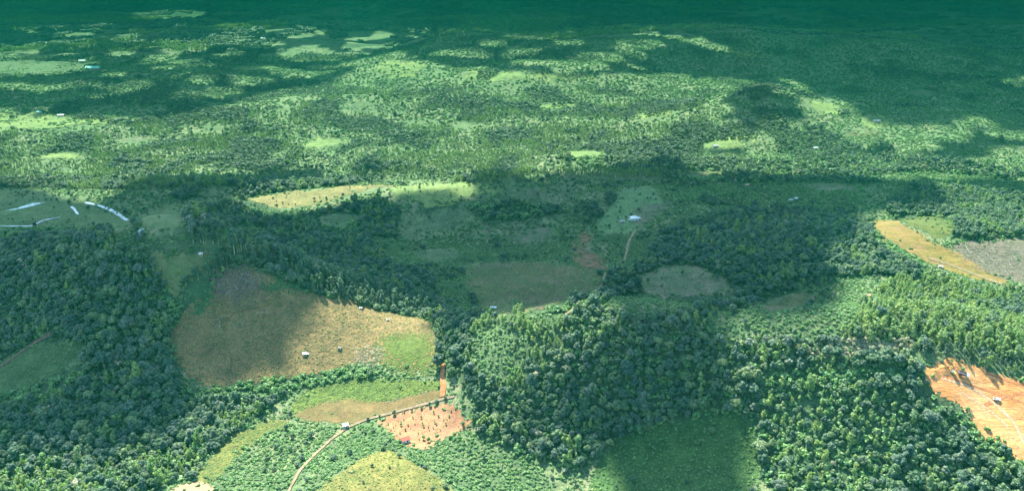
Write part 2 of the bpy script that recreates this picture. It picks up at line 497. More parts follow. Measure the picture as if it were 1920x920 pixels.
def plain_mat(name, col, rough=0.6, metal=0.0, var=0.15, scale=1.5, spec=0.5):
    m, nt, N, L = nodes_of(name)
    tc = N.new("ShaderNodeTexCoord")
    n = noise_node(N, L, scale, 4, 0.6, tc.outputs["Object"])
    c = mixc(N, L, ramp(N, L, n.outputs[0], .3, .7).outputs[0], tuple(x * (1 - var) for x in col), tuple(min(1, x * (1 + var)) for x in col))
    p = N.new("ShaderNodeBsdfPrincipled"); p.inputs["Roughness"].default_value = rough; p.inputs["Metallic"].default_value = metal
    p.inputs["Specular IOR Level"].default_value = spec
    L.new(c, p.inputs["Base Color"])
    o = N.new("ShaderNodeOutputMaterial"); L.new(p.outputs[0], o.inputs[0])
    return m

M = {}
M['broad'] = foliage_mat('broadleaf_foliage', [(.030,.062,.044),(.046,.092,.054),(.036,.074,.056),(.070,.112,.078),(.052,.108,.046),(.092,.125,.092),(.034,.070,.052),(.088,.145,.058),(.040,.085,.052),(.130,.175,.075),(.058,.098,.070)], gloss=.35)
M['slim'] = foliage_mat('slender_foliage', [(.085,.145,.048),(.120,.175,.055),(.095,.160,.065),(.150,.190,.060),(.080,.135,.055),(.125,.165,.080)], trans=.32, gloss=.3, fgain=1.45)
M['bush'] = foliage_mat('scrub_foliage', [(.055,.118,.040),(.078,.145,.048),(.050,.105,.045),(.105,.165,.060),(.062,.128,.055)], trans=.3, gloss=.3, fgain=1.4)
M['grassleaf'] = foliage_mat('tuft_foliage', [(.17,.19,.06),(.12,.18,.05),(.20,.20,.08),(.10,.16,.045)], trans=.3, gloss=.3)
M['dry'] = foliage_mat('dry_foliage', [(.20,.19,.13),(.15,.155,.10),(.22,.205,.14),(.12,.13,.08)], trans=.2, gloss=.3)
M['bark'] = plain_mat('bark', (.16,.13,.10), .9, var=.4)
M['pale_bark'] = plain_mat('pale_bark', (.42,.38,.31), .85, var=.25)
M['deadwood'] = plain_mat('dead_wood', (.27,.25,.21), .9, var=.35)
M['darkwood'] = plain_mat('grey_brown_wood', (.17,.14,.12), .9, var=.4)
G = ground_mat
M['floor'] = G('forest_floor', (.040,.072,.032), (.055,.095,.038), (.032,.056,.028), .012, .09, .7, .8)
M['terrain'] = G('open_country', (.040,.075,.036), (.055,.098,.042), (.034,.060,.032), .012, .09, .7, .8, grass=((.105,.150,.066), (.160,.165,.090), (.080,.125,.058)))
FM = {
 'stubble_hill': (G('stubble', (.140,.108,.060), (.180,.130,.072), (.105,.095,.052), .012, .16, .8, .9, fleck=(.075,.085,.040), flecks=.60), 'stubble_field', 'brown'),
 'green_hollow': (G('lush_grass', (.070,.120,.034), (.088,.130,.040), (.062,.100,.034), .02, .15, .9, .8), 'pasture', ''),
 'slash_patch': (G('slash_soil', (.150,.120,.085), (.175,.145,.105), (.100,.085,.062), .03, .3, 1.1, 1.0), 'felled_ground', ''),
 'fern_left': (G('fern_green', (.050,.105,.042), (.060,.115,.045), (.042,.088,.036), .03, .2, .9, .9), 'fern_patch', ''),
 'small_field': (G('olive_grass', (.115,.130,.055), (.090,.130,.048), (.135,.140,.065), .02, .12, .9, .7), 'pasture', ''),
 'mid_mound': (G('rough_pasture', (.095,.120,.055), (.140,.120,.078), (.065,.105,.045), .022, .07, .7, .9, fleck=(.050,.085,.036), flecks=.57), 'pasture', ''),
 'hut_yard': (G('yard_grass', (.110,.140,.050), (.150,.140,.080), (.090,.120,.045), .04, .2, .9, .6), 'yard', ''),
 'bright_meadow': (G('dry_meadow', (.155,.140,.066), (.105,.115,.052), (.190,.165,.085), .012, .10, .5, .6), 'meadow', ''),
 'hump_grass': (G('hump_grass', (.120,.165,.060), (.180,.210,.070), (.095,.140,.050), .01, .10, .6, .7), 'meadow', ''),
 'dull_grass': (G('dull_grass', (.085,.125,.060), (.120,.145,.072), (.062,.100,.045), .012, .10, .6, .8), 'pasture', ''),
 'house_slope': (G('soft_grass', (.095,.165,.070), (.120,.180,.080), (.085,.145,.062), .015, .12, .7, .5), 'pasture', ''),
 'red_soil': (G('red_soil', (.190,.090,.060), (.170,.105,.065), (.100,.110,.050), .02, .12, .8, .7), 'bare_soil_field', ''),
 'dry_scrub': (G('dry_scrub_soil', (.115,.130,.072), (.150,.140,.095), (.070,.110,.050), .022, .07, .7, 1.0), 'pasture', ''),
 'yellow_strip': (G('ripe_crop', (.160,.130,.045), (.190,.135,.070), (.115,.120,.040), .014, .16, .7, .4, stretch=(.35, 1.6, 1), turn=.55), 'crop_field', ''),
 'yellow_green': (G('young_crop', (.080,.105,.038), (.110,.120,.040), (.062,.088,.034), .014, .12, .7, .5), 'crop_field', ''),
 'felled_slope': (G('felled_slope_soil', (.150,.122,.095), (.100,.100,.070), (.185,.150,.115), .02, .25, .9, 1.0, stretch=(.5, 1.8, 1), turn=.5), 'felled_ground', ''),
 'cleared_earth': (G('orange_earth', (.310,.165,.070), (.460,.310,.190), (.380,.220,.110), .030, .10, .8, .3, stretch=(.25, 1.6, 1), turn=.35, fleck=(.22,.11,.06), flecks=.66), 'cleared_earth_field', ''),
 'rough_green': (G('weedy_grass', (.085,.135,.045), (.120,.160,.050), (.065,.105,.038), .03, .2, .9, .9), 'meadow', ''),
 'tan_field': (G('tan_grass', (.135,.108,.052), (.115,.108,.050), (.155,.118,.062), .02, .13, .9, .4), 'pasture', ''),
 'red_plot': (G('pink_earth', (.250,.120,.078), (.290,.175,.115), (.250,.185,.105), .025, .16, 1.0, .4), 'tilled_field', ''),
 'yellow_mound': (G('yellow_grass', (.115,.118,.046), (.090,.108,.042), (.150,.135,.058), .025, .16, .9, .8), 'meadow', ''),
 'dim_clearing': (G('dim_grass', (.060,.100,.042), (.075,.115,.048), (.050,.085,.036), .02, .14, .8, .9), 'pasture', ''),
 'fern_hollow': (G('hollow_ferns', (.055,.110,.036), (.068,.128,.040), (.045,.092,.030), .02, .2, .9, 1.0), 'fern_hollow_ground', ''),
 'lit_glade': (G('glade_grass', (.092,.112,.045), (.070,.098,.040), (.120,.125,.052), .03, .2, .9, .8), 'meadow', ''),
 'pale_soil': (G('pale_soil', (.260,.180,.110), (.220,.165,.095), (.290,.205,.130), .05, .3, 1, .4), 'bare_soil_field', ''),
 'dry_ridge': (G('straw_grass', (.250,.235,.140), (.220,.210,.120), (.170,.180,.090), .02, .16, .8, .9), 'meadow', ''),
 'wetland': (G('wet_grass', (.095,.140,.060), (.130,.160,.070), (.080,.120,.050), .012, .08, .5, .6), 'marsh_meadow', ''),
}
def same(a, b): FM[a] = FM[b]
for a, b in (('fern_right','fern_left'),('pasture_a','wetland'),('far_pasture_a','hump_grass'),('far_dome','hump_grass'),('far_pasture_b','hump_grass'),
             ('far_glade_a','hump_grass'),('far_glade_b','hump_grass'),('far_brown','mid_mound'),('far_glade_c','hump_grass'),('far_glade_d','hump_grass'),
             ('brown_mound','dry_scrub'),('far_pasture_c','dull_grass'),('far_pasture_d','dull_grass'),('ochre_patch','dry_scrub')):
    same(a, b)
for i_, k_ in enumerate(EXTRA): FM[k_] = FM[('hump_grass', 'dull_grass')[i_ % 2]] if i_ < 11 else FM[('dull_grass', 'mid_mound', 'dry_scrub')[i_ % 3]]
M['road'] = G('road_dirt', (.190,.140,.092), (.150,.120,.075), (.230,.170,.120), .05, .3, 1.2, .3)
M['orange_road'] = G('orange_track', (.350,.160,.085), (.400,.220,.130), (.320,.150,.080), .05, .3, 1.2, .3)
M['pale_tracks'] = G('pale_tracks', (.42,.27,.17), (.46,.32,.21), (.38,.23,.14), .05, .3, 1.2, .3)
M['path'] = G('path_dirt', (.260,.200,.130), (.220,.170,.110), (.180,.160,.090), .05, .3, 1.2, .4)
M['red_path'] = G('red_path_dirt', (.150,.090,.065), (.170,.110,.080), (.110,.090,.055), .05, .3, 1.2, .4)
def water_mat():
    m, nt, N, L = nodes_of('painted_glint_water')
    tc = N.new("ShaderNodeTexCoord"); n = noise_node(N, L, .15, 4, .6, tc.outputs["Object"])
    c = mixc(N, L, ramp(N, L, n.outputs[0], .45, .6).outputs[0], (.50,.51,.51), (.20,.24,.23))  # white sky glints painted into the base colour
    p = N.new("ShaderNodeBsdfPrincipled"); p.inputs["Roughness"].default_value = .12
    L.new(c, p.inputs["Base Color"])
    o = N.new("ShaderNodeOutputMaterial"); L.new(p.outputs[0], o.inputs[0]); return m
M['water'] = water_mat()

# ------------------------------------------------------------------ ground sheet
def build_ground():
    v = np.stack([GX_, GY_, GZ_], -1).reshape(-1, 3)
    nr, nc = GX_.shape
    i = np.arange(nr - 1)[:, None] * nc + np.arange(nc - 1)[None, :]
    f = np.stack([i, i + 1, i + nc + 1, i + nc], -1).reshape(-1, 4)
    o = new_obj('ground', v, f, M['terrain'], smooth=True)
    x, y = GX_.ravel(), GY_.ravel()
    dn = mixdens(x, y)
    op = np.clip((.555 - dn) / .05, 0, 1)
    sl = inside_any(SLENDER, x, y); wd = inside_any(WOODS, x, y) | inside_any(SCRUB, x, y)
    sn = sl & (y < 1050)
    op = np.where(sn, .25, op)
    op = np.where(sl & ~sn, np.clip((.56 - fbm(x, y, 90, 4, 47)) / .08, 0.1, .8), op)
    op = np.where(wd, .08, op); op = np.where(inside_any(SCRUB, x, y), .45 + .4 * (fbm(x, y, 60, 4, 49) > .52), op)
    a = o.data.attributes.new('open', 'FLOAT', 'POINT'); a.data.foreach_set('value', op.astype(np.float32))
    tag(o, 'green forest floor rolling over hills to the horizon', kind='structure')
build_ground()

LIFT = {'green_hollow': .5, 'slash_patch': .5, 'fern_left': .52, 'fern_right': .52, 'hut_yard': .5, 'red_soil': .5, 'ochre_patch': .5}
def drape(name, key, lift):
    P = POLY[key]; c = P.w.mean(0); d = np.hypot(*c)
    cs = max(1.5, d * 0.0022)
    xs = np.arange(P.lo[0] - 5, P.hi[0] + 5, cs); ys = np.arange(P.lo[1] - 5, P.hi[1] + 5, cs)
    if len(xs) * len(ys) > 400000:
        k = math.sqrt(len(xs) * len(ys) / 400000); cs *= k
        xs = np.arange(P.lo[0], P.hi[0], cs); ys = np.arange(P.lo[1], P.hi[1], cs)
    Xc, Yc = np.meshgrid(xs[:-1] + cs / 2, ys[:-1] + cs / 2, indexing='ij')
    w = max(3.0, d * .004) * (3.0 if d > 1500 else 1.0)
    u_ = Xc * .8 + Yc * .6; v_ = -Xc * .6 + Yc * .8; jx = (fbm(u_, v_, w * 4, 4, 61) - .5) * w * 1.5; jy = (fbm(u_, v_, w * 4, 4, 77) - .5) * w * 1.5
    lf = {'stubble_hill': .25, 'cleared_earth': .25, 'red_plot': .12, 'yellow_strip': .3, 'tan_field': .12, 'slash_patch': .6, 'house_slope': .5}.get(key, 1.0) * min(2.5, d / 900.)
    if d < 700 and key != 'cleared_earth': lf *= .3
    jx += (fbm(Xc, Yc, 48, 3, 131) - .5) * 44 * lf; jy += (fbm(Xc, Yc, 48, 3, 137) - .5) * 44 * lf
    am = (.9 if key in LIFT else .35) * w
    if key == 'green_hollow': am *= 2.5
    jx += RNG.normal(0, am, Xc.shape); jy += RNG.normal(0, am, Xc.shape)
    ins = P.inside((Xc + jx).ravel(), (Yc + jy).ravel()).reshape(Xc.shape)
    if not ins.any(): return None
    X, Y = np.meshgrid(xs, ys, indexing='ij')
    z = Z(X, Y) + lift
    nc = len(ys)
    I, J = np.nonzero(ins)
    i = I * nc + J
    f = np.stack([i, i + nc, i + nc + 1, i + 1], -1)
    used, inv = np.unique(f, return_inverse=True)
    v = np.stack([X, Y, z], -1).reshape(-1, 3)[used]
    return new_obj(name, v, inv.reshape(f.shape), FM[key][0], smooth=True)

FIELD_LABEL = {
 'stubble_hill': 'brown stubble field over the rounded hill left of centre', 'cleared_earth': 'freshly cleared orange earth with tracks and vehicles at the right edge',
 'red_plot': 'pinkish bare earth plot dotted with saplings around the red-roofed hut', 'tan_field': 'tan grass field beside the curving dirt road',
 'yellow_strip': 'golden yellow crop strip running down the right slope', 'bright_meadow': 'sunlit pale meadow at the foot of the dark tree line',
}
for key in FIELDS:
    nm = FM[key][1]
    o = drape(nm, key, LIFT.get(key, .3) * (1.0 if np.hypot(*POLY[key].w.mean(0)) < 2000 else 3.0))
    if o: tag(o, FIELD_LABEL.get(key, FM[key][1].replace('_', ' ') + ' on open ground between the woods'), kind='structure')

def ribbon(name, pts, width, mat, lift=.75, wob=.6, label=None):
    w = world_line(pts, 5)
    w = w[:, :2]
    # smooth and resample
    for _ in range(3):
        w[1:-1] = (w[:-2] + w[1:-1] * 2 + w[2:]) / 4
    seg = np.hypot(*np.diff(w, axis=0).T); s = np.concatenate([[0], np.cumsum(seg)])
    n = max(4, int(s[-1] / 3)); q = np.linspace(0, s[-1], n)
    x = np.interp(q, s, w[:, 0]); y = np.interp(q, s, w[:, 1])
    tx = np.gradient(x); ty = np.gradient(y); l = np.hypot(tx, ty); nx = -ty / l; ny = tx / l
    vs = []
    for k, t in enumerate((-.5, -.25, 0, .25, .5)):
        ww = width * (1 + wob * (fbm(q, q * 0 + k * 9, 12, 3, 5) - .5) * 2)
        vs.append(np.stack([x + nx * t * ww, y + ny * t * ww, Z(x + nx * t * ww, y + ny * t * ww) + lift], -1))
    v = np.stack(vs, 1).reshape(-1, 3)
    i = np.arange(n - 1)[:, None] * 5 + np.arange(4)[None, :]
    f = np.stack([i, i + 1, i + 6, i + 5], -1).reshape(-1, 4)
    o = new_obj(name, v, f, mat, smooth=True)
    tag(o, label, kind='structure')
    return np.stack([x, y], -1), width

ROADS = []
ROADS.append(ribbon('dirt_road', [(520,960),(545,915),(560,885),(590,852),(625,820),(655,799),(700,783),(760,768),(830,748),(852,744)], 2.3, M['road'], label='pale dirt road curving up past the tan field'))
ROADS.append(ribbon('dirt_track', [(829,744),(832,725),(829,705),(832,690),(831,682)], 4.4, M['orange_road'], label='short orange earth track climbing from the dirt road'))
ROADS.append(ribbon('footpath', [(1060,590),(1108,562),(1128,535),(1135,512)], 2.4, M['path'], label='earth path skirting the pasture mound'))
ROADS.append(ribbon('footpath', [(1170,490),(1176,470),(1178,452),(1192,432)], 3.0, M['path'], label='earth path up to the white-roofed house'))
ROADS.append(ribbon('footpath', [(-20,700),(30,668),(60,645),(95,626)], 4.0, M['red_path'], label='reddish path through the shaded clearing at left'))
0 and ROADS.append(ribbon('footpath', [(1000,488),(1060,492),(1105,503),(1130,520),(1118,548),(1085,568)], 2.6, M['floor'], label='dark hedge-lined path around the pasture mound'))
ROADS.append(ribbon('dirt_track', [(1740,484),(1790,500),(1840,520),(1895,538),(1960,548)], 3.6, M['road'], label='pale track along the golden crop strip'))
0 and ROADS.append(ribbon('footpath', [(700,345),(640,358),(580,368),(530,378)], 2.5, M['path'], label='faint path across the pale meadow'))
ROADS.append(ribbon('dirt_track', [(355,104),(372,92),(392,80)], 9, M['road'], lift=3, label='far track on the hazy plain'))
ribbon('stream', [(160,380),(185,386),(205,393),(222,402),(238,414)], 5, M['water'], lift=.9, label='stream with painted glints bending through the marsh meadow')
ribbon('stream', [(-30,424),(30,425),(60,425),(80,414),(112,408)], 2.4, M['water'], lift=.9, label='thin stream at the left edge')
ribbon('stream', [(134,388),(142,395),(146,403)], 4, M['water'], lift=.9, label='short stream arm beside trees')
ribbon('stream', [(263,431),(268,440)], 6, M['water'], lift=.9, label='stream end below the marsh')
for k, pts in enumerate([[(1760,705),(1800,716),(1860,735),(1960,770)],[(1765,709),(1810,722),(1855,748),(1900,790),(1930,850)],[(1845,760),(1880,745),(1930,735),(1980,735)],[(1800,735),(1850,765),(1890,800)],[(1850,700),(1900,718),(1980,738)]]):
    ribbon('tyre_track', pts, 1.6 + .3 * (k % 3), M['pale_tracks'] if k % 2 else M['orange_road'], lift=.42, label='wheel track pressed into the cleared orange earth')
def pool(px, py, rx, ry, seed, name='pond'):
    c = hit([px], [py])[0]; n = 90
    a = np.linspace(0, 2 * np.pi, n, endpoint=False)
    r = .35 + 1.2 * fbm(np.cos(a) * 3 + seed * 7, np.sin(a) * 3, 1, 5, seed)
    v = [(c[0], c[1], Z(c[0], c[1]) + .8)]
    for k, q in enumerate((.5, 1.0)):
        x = c[0] + np.cos(a) * rx * r * q; y = c[1] + np.sin(a) * ry * r * q + np.cos(a) * rx * .3 * q
        v += list(zip(x, y, Z(x, y) + .8))
    f = [(0, 1 + k, 1 + (k + 1) % n) for k in range(n)]
    f += [(1 + k, 1 + n + k, 1 + n + (k + 1) % n, 1 + (k + 1) % n) for k in range(n)]
    o = new_obj(name, v, f, M['water']); tag(o, 'pool with white sky glints painted in on the marsh meadow at left', kind='structure')
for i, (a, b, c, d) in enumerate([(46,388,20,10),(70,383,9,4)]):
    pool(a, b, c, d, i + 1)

# ------------------------------------------------------------------ vegetation meshes
def ico(n=1):
    import bmesh
    bm = bmesh.new(); bmesh.ops.create_icosphere(bm, subdivisions=n, radius=1)
    v = np.array([q.co[:] for q in bm.verts]); f = np.array([[q.index for q in p.verts] for p in bm.faces]); bm.free()
    return v, f
ICO1, ICO2 = ico(1), ico(2)

def crown_mesh(rs, lobes, nleaf, leaf, core=.72, flatten=.8):
    """leaf sprays spread over irregular lobes, with a dark inner mass; returns verts, tris"""
    V = []; F = []; k = 0
    tot = sum(l[3] ** 2 for l in lobes)
    for (cx, cy_, cz, r) in lobes:
        v, f = ICO1
        rr = r * core * (1 + rs.uniform(-.18, .18, (len(v), 1)))
        V.append(v * rr * [1, 1, flatten] + [cx, cy_, cz]); F.append(f + k); k += len(v)
        n = max(4, int(nleaf * r * r / tot))
        d = rs.normal(size=(n, 3)); d[:, 2] = d[:, 2] * .9 + .35
        d /= np.linalg.norm(d, axis=1)[:, None]
        c = np.array([cx, cy_, cz]) + d * r * rs.uniform(.72, 1.12, (n, 1)) * [1, 1, flatten]
        nn = d + rs.normal(size=(n, 3)) * .45 + [0, 0, .35]
        nn /= np.linalg.norm(nn, axis=1)[:, None]
        t = np.cross(nn, rs.normal(size=(n, 3))); t /= np.linalg.norm(t, axis=1)[:, None]
        b = np.cross(nn, t)
        s = leaf * rs.uniform(.6, 1.35, (n, 1))
        q = np.stack([c - t * s, c - b * s * .55 - nn * s * .2, c + t * s * .9, c + b * s * .6 - nn * s * .1], 1).reshape(-1, 3)
        V.append(q)
        i = np.arange(n)[:, None] * 4 + k
        F.append(np.concatenate([i + [0, 1, 2], i + [0, 2, 3]])); k += 4 * n
    return np.concatenate(V), np.concatenate(F)

def broad_lobes(rs, R_, H, n, base):
    L = [(0, 0, base + H * .5, R_ * .62)]
    for i in range(n):
        d = rs.normal(size=3); d[2] = abs(d[2]) * 1.0 - .35; d /= np.linalg.norm(d)
        k = rs.uniform(.85, 1.1)
        L.append((d[0] * R_ * .62 * k, d[1] * R_ * .62 * k, base + H * (.5 + d[2] * .36 * k), R_ * rs.uniform(.20, .44)))
    return L

def trunk_mb(rs, h, r, limbs=4, spread=2.2, base_z=-1.0, bend=.5):
    m = MB()
    bx, by = rs.uniform(-bend, bend, 2)
    pts = [(0, 0, base_z), (bx * .3, by * .3, h * .35), (bx, by, h * .7), (bx * 1.3, by * 1.3, h)]
    m.tube(pts, [r * 1.2, r, r * .7, r * .3], 6)
    for i in range(limbs):
        a = 2 * math.pi * i / limbs + rs.uniform(-.4, .4); z0 = h * rs.uniform(.45, .75)
        m.tube([(bx * .7, by * .7, z0), (math.cos(a) * spread * .5, math.sin(a) * spread * .5, z0 + h * .12), (math.cos(a) * spread, math.sin(a) * spread, z0 + h * .22)], [r * .5, r * .35, r * .15], 5)
    return m

def make_variant(kind, seed):
    rs = np.random.RandomState(seed)
    if kind == 'broad':
        R_ = rs.uniform(3.6, 4.9); H = rs.uniform(7, 10); base = rs.uniform(.8, 2.0)
        L = broad_lobes(rs, R_, H, rs.randint(14, 22), base)
        cv, cf = crown_mesh(rs, L, 1300, .44, core=.78, flatten=.9)
        t = trunk_mb(rs, base + H * .5, .32, 4, R_ * .5)
        return cv, cf, t, M['broad'], M['bark']
    if kind in ('slim', 'belt'):
        H = rs.uniform(12, 17) if kind == 'belt' else rs.uniform(8.5, 15); L = []
        z = H * rs.uniform(.30, .5)
        while z < H:
            k = (z / H); r = (1.9 if kind == 'belt' else 2.3) * (1.3 - k) + .5
            L.append((rs.uniform(-1.2, 1.2), rs.uniform(-1.2, 1.2), z, r * rs.uniform(.75, 1.2))); z += r * rs.uniform(.7, 1.1)
        cv, cf = crown_mesh(rs, L, 420, .5, core=.6, flatten=.9)
        t = trunk_mb(rs, H * .97, .2, 3, 1.2, bend=.3)
        return cv, cf, t, M['slim' if kind == 'slim' else 'broad'], M['pale_bark']
    if kind == 'sapling':
        L = [(0, 0, 2.4, 1.0), (.4, .2, 1.7, .8), (-.4, -.1, 1.8, .8)]
        cv, cf = crown_mesh(rs, L, 120, .3)
        t = trunk_mb(rs, 2.4, .09, 3, .5, bend=.1, base_z=-.6)
        return cv, cf, t, M['bush'], M['bark']

VARI = {k: [make_variant(k, s) for s in seeds] for k, seeds in (('broad', range(10, 18)), ('slim', range(30, 37)), ('belt', range(40, 46)), ('sapling', range(50, 53)))}
lib = bpy.data.collections.new

def joined(name, crown, tr, mats):
    cv, cf = crown
    V = [cv]; F = [tuple(f) for f in cf]; mi = [0] * len(cf); k = len(cv)
    if tr is not None:
        V.append(np.array(tr.v)); F += [tuple(i + k for i in f) for f in tr.f]; mi += [1] * len(tr.f)
    me = bpy.data.meshes.new(name)
    me.from_pydata([tuple(v) for v in np.concatenate(V)], [], [tuple(int(i) for i in f) for f in F])
    for m in mats: me.materials.append(m)
    me.polygons.foreach_set("material_index", mi)
    return bpy.data.objects.new(name, me)

def library(name, objs):
    c = bpy.data.collections.new(name)
    for o in objs: c.objects.link(o)
    return c

def clump_variant(rs, n, spread, R_, Hc, leaf, nleaf, slim=False):
    L = []
    for i in range(n):
        x, y = rs.uniform(-spread, spread, 2); r = R_ * rs.uniform(.7, 1.25); h = Hc * rs.uniform(.7, 1.2)
        if slim:
            L += [(x, y, h * .55, r * .6), (x, y, h * .78, r * .5), (x, y, h, r * .35)]
        else:
            L += [(x, y, h * .5, r), (x + rs.uniform(-1, 1) * r * .5, y + rs.uniform(-1, 1) * r * .5, h * .7, r * .7)]
    return crown_mesh(rs, L, nleaf, leaf, core=.8)

LIB = {
 'broad': library('broad_lib', [joined('broadleaf', (v[0], v[1]), v[2], [v[3], v[4]]) for v in VARI['broad']]),
 'belt': library('belt_lib', [joined('belt_tree', (v[0], v[1]), v[2], [v[3], v[4]]) for v in VARI['belt']]),
 'slim': library('slim_lib', [joined('slender', (v[0], v[1]), v[2], [v[3], v[4]]) for v in VARI['slim']]),
}
def light(kind, seeds):
    out = []
    for s in seeds:
        rs = np.random.RandomState(s)
        if kind == 'broad':
            R_ = rs.uniform(3.7, 4.8); L = broad_lobes(rs, R_, 8.5, 6, 2); c = crown_mesh(rs, L, 200, .95)
            out.append(joined('broadleaf_far', c, None, [M['broad']]))
        elif kind == 'slim':
            H = rs.uniform(12, 17); L = [(rs.uniform(-.7, .7), rs.uniform(-.7, .7), z * H, 1.9 * (1.3 - z)) for z in (.5, .66, .8, .95)]
            c = crown_mesh(rs, L, 80, .95, core=.5)
            t = MB(); t.tube([(0, 0, -1), (0, 0, H * .8)], [.28, .15], 4)
            out.append(joined('slender_far', c, t, [M['slim'], M['pale_bark']]))
        elif kind == 'bush':
            L = [(rs.uniform(-1, 1), rs.uniform(-1, 1), rs.uniform(.3, .9), rs.uniform(.7, 1.2)) for _ in range(4)]
            c = crown_mesh(rs, L, 60, .5, core=.7); out.append(joined('scrub', c, None, [M['bush']]))
        elif kind == 'tuft':
            L = [(rs.uniform(-.6, .6), rs.uniform(-.6, .6), .2, rs.uniform(.4, .7)) for _ in range(3)]
            c = crown_mesh(rs, L, 24, .35, core=.6); out.append(joined('tuft', c, None, [M['grassleaf']]))
        elif kind == 'dry':
            L = [(rs.uniform(-1.5, 1.5), rs.uniform(-1.5, 1.5), rs.uniform(1, 3), rs.uniform(.9, 1.5)) for _ in range(4)]
            c = crown_mesh(rs, L, 110, .6, core=.4); t = trunk_mb(rs, 4, .12, 4, 1.4)
            out.append(joined('dry_bush', c, t, [M['dry'], M['pale_bark']]))
        elif kind == 'mass':
            out.append(joined('far_clump', clump_variant(rs, 9, 15, 5.5, 11, 2.4, 300), None, [M['broad']]))
        elif kind == 'slimmass':
            out.append(joined('far_slender_clump', clump_variant(rs, 10, 15, 3.2, 14, 1.9, 280, True), None, [M['slim']]))
    return library(kind + '_far_lib', out)
LIB['broad_far'] = light('broad', range(60, 65)); LIB['slim_far'] = light('slim', range(70, 75))
LIB['bush'] = light('bush', range(80, 86)); LIB['tuft'] = light('tuft', range(90, 94)); LIB['dry'] = light('dry', range(95, 99))
LIB['mass'] = light('mass', range(100, 105)); LIB['slimmass'] = light('slimmass', range(110, 115))

def scatter(name, pts, scale, libname, label, seed=0):
    """one object: a cloud of points, each carrying one plant (geometry nodes)"""
    n = len(pts)
    me = bpy.data.meshes.new(name)
    me.vertices.add(n); me.vertices.foreach_set("co", np.asarray(pts, np.float32).ravel())
    r = np.random.RandomState(seed)
    rot = np.zeros((n, 3), np.float32); rot[:, 2] = r.uniform(0, 6.283, n); rot[:, :2] = r.normal(0, .05, (n, 2))
    sc = np.repeat(np.asarray(scale, np.float32)[:, None], 3, 1); sc[:, 2] *= r.uniform(.85, 1.2, n); sc[:, 0] *= r.uniform(.88, 1.15, n)
    a = me.attributes.new('rot', 'FLOAT_VECTOR', 'POINT'); a.data.foreach_set('vector', rot.ravel())
    a = me.attributes.new('scl', 'FLOAT_VECTOR', 'POINT'); a.data.foreach_set('vector', sc.astype(np.float32).ravel())
    o = bpy.data.objects.new(name, me); COL.objects.link(o)
    ng = bpy.data.node_groups.new(name + '_plants', 'GeometryNodeTree')
    ng.interface.new_socket('Geometry', in_out='INPUT', socket_type='NodeSocketGeometry')
    ng.interface.new_socket('Geometry', in_out='OUTPUT', socket_type='NodeSocketGeometry')
    N, L = ng.nodes, ng.links
    gi = N.new('NodeGroupInput'); go = N.new('NodeGroupOutput')
    ci = N.new('GeometryNodeCollectionInfo'); ci.inputs['Collection'].default_value = LIB[libname]
    ci.inputs['Separate Children'].default_value = True; ci.inputs['Reset Children'].default_value = True
    ip = N.new('GeometryNodeInstanceOnPoints'); ip.inputs['Pick Instance'].default_value = True
    def attr(nm):
        q = N.new('GeometryNodeInputNamedAttribute'); q.data_type = 'FLOAT_VECTOR'; q.inputs['Name'].default_value = nm
        return q.outputs['Attribute']
    L.new(gi.outputs[0], ip.inputs['Points']); L.new(ci.outputs[0], ip.inputs['Instance'])
    rv = N.new('FunctionNodeRandomValue'); rv.data_type = 'INT'
    rv.inputs[4].default_value = 0; rv.inputs[5].default_value = 97; rv.inputs['Seed'].default_value = seed
    L.new(rv.outputs[2], ip.inputs['Instance Index'])
    e2r = N.new('FunctionNodeEulerToRotation'); L.new(attr('rot'), e2r.inputs[0]); L.new(e2r.outputs[0], ip.inputs['Rotation'])
    L.new(attr('scl'), ip.inputs['Scale'])
    L.new(ip.outputs[0], go.inputs[0])
    md = o.modifiers.new('plants', 'NODES'); md.node_group = ng
    tag(o, label, kind='stuff')
    print('scatter', name, n)
    return o

# ------------------------------------------------------------------ where plants stand
def jitter_grid(d0, d1, cell, seed, slope=.80):
    r = np.random.RandomState(seed)
    ys = np.arange(d0, d1, cell); X = []; Y = []
    xm = d1 * slope
    xs = np.arange(-xm, xm, cell)
    GX, GY = np.meshgrid(xs, ys)
    x = (GX + r.uniform(-.48, .48, GX.shape) * cell).ravel(); y = (GY + r.uniform(-.48, .48, GY.shape) * cell).ravel()
    m = np.abs(x) < np.maximum(y, 330) * slope
    return x[m], y[m]

OPEN = [POLY[k] for k in FIELDS if k not in ('fern_hollow',)]
def behind_point(x, y, z, h):
    """ground point that something of height h standing here would hide from the hilltop viewpoint"""
    k = h / np.maximum(CAM_H - z - h, 40)
    return x * (1 + k), y * (1 + k)

def near_roads(x, y, pad):
    r = np.zeros(x.shape, bool)
    for line, w in ROADS:
        lo = line.min(0) - w - pad - 2; hi = line.max(0) + w + pad + 2
        m = np.nonzero((x > lo[0]) & (x < hi[0]) & (y > lo[1]) & (y < hi[1]))[0]
        if len(m) == 0: continue
        d = np.min(np.hypot(x[m][:, None] - line[None, :, 0], y[m][:, None] - line[None, :, 1]), 1)
        r[m] |= d < w * .5 + pad
    return r

def classify(x, y):
    c = np.zeros(x.shape, int)                # 0 mixed, 1 woods, 2 slender, 3 scrub, 9 open
    c[inside_any(SLENDER, x, y)] = 2
    c[inside_any(WOODS, x, y)] = 1
    c[inside_any(SCRUB, x, y)] = 3
    c[inside_any(BELT, x, y)] = 5
    c[POLY['fern_hollow'].inside(x, y)] = 4
    c[inside_any(OPEN, x, y)] = 9
    farf = (c == 9) & (y > 1700) & (fbm(x, y, 60, 3, 91) > .56); c[farf] = 2
    return c

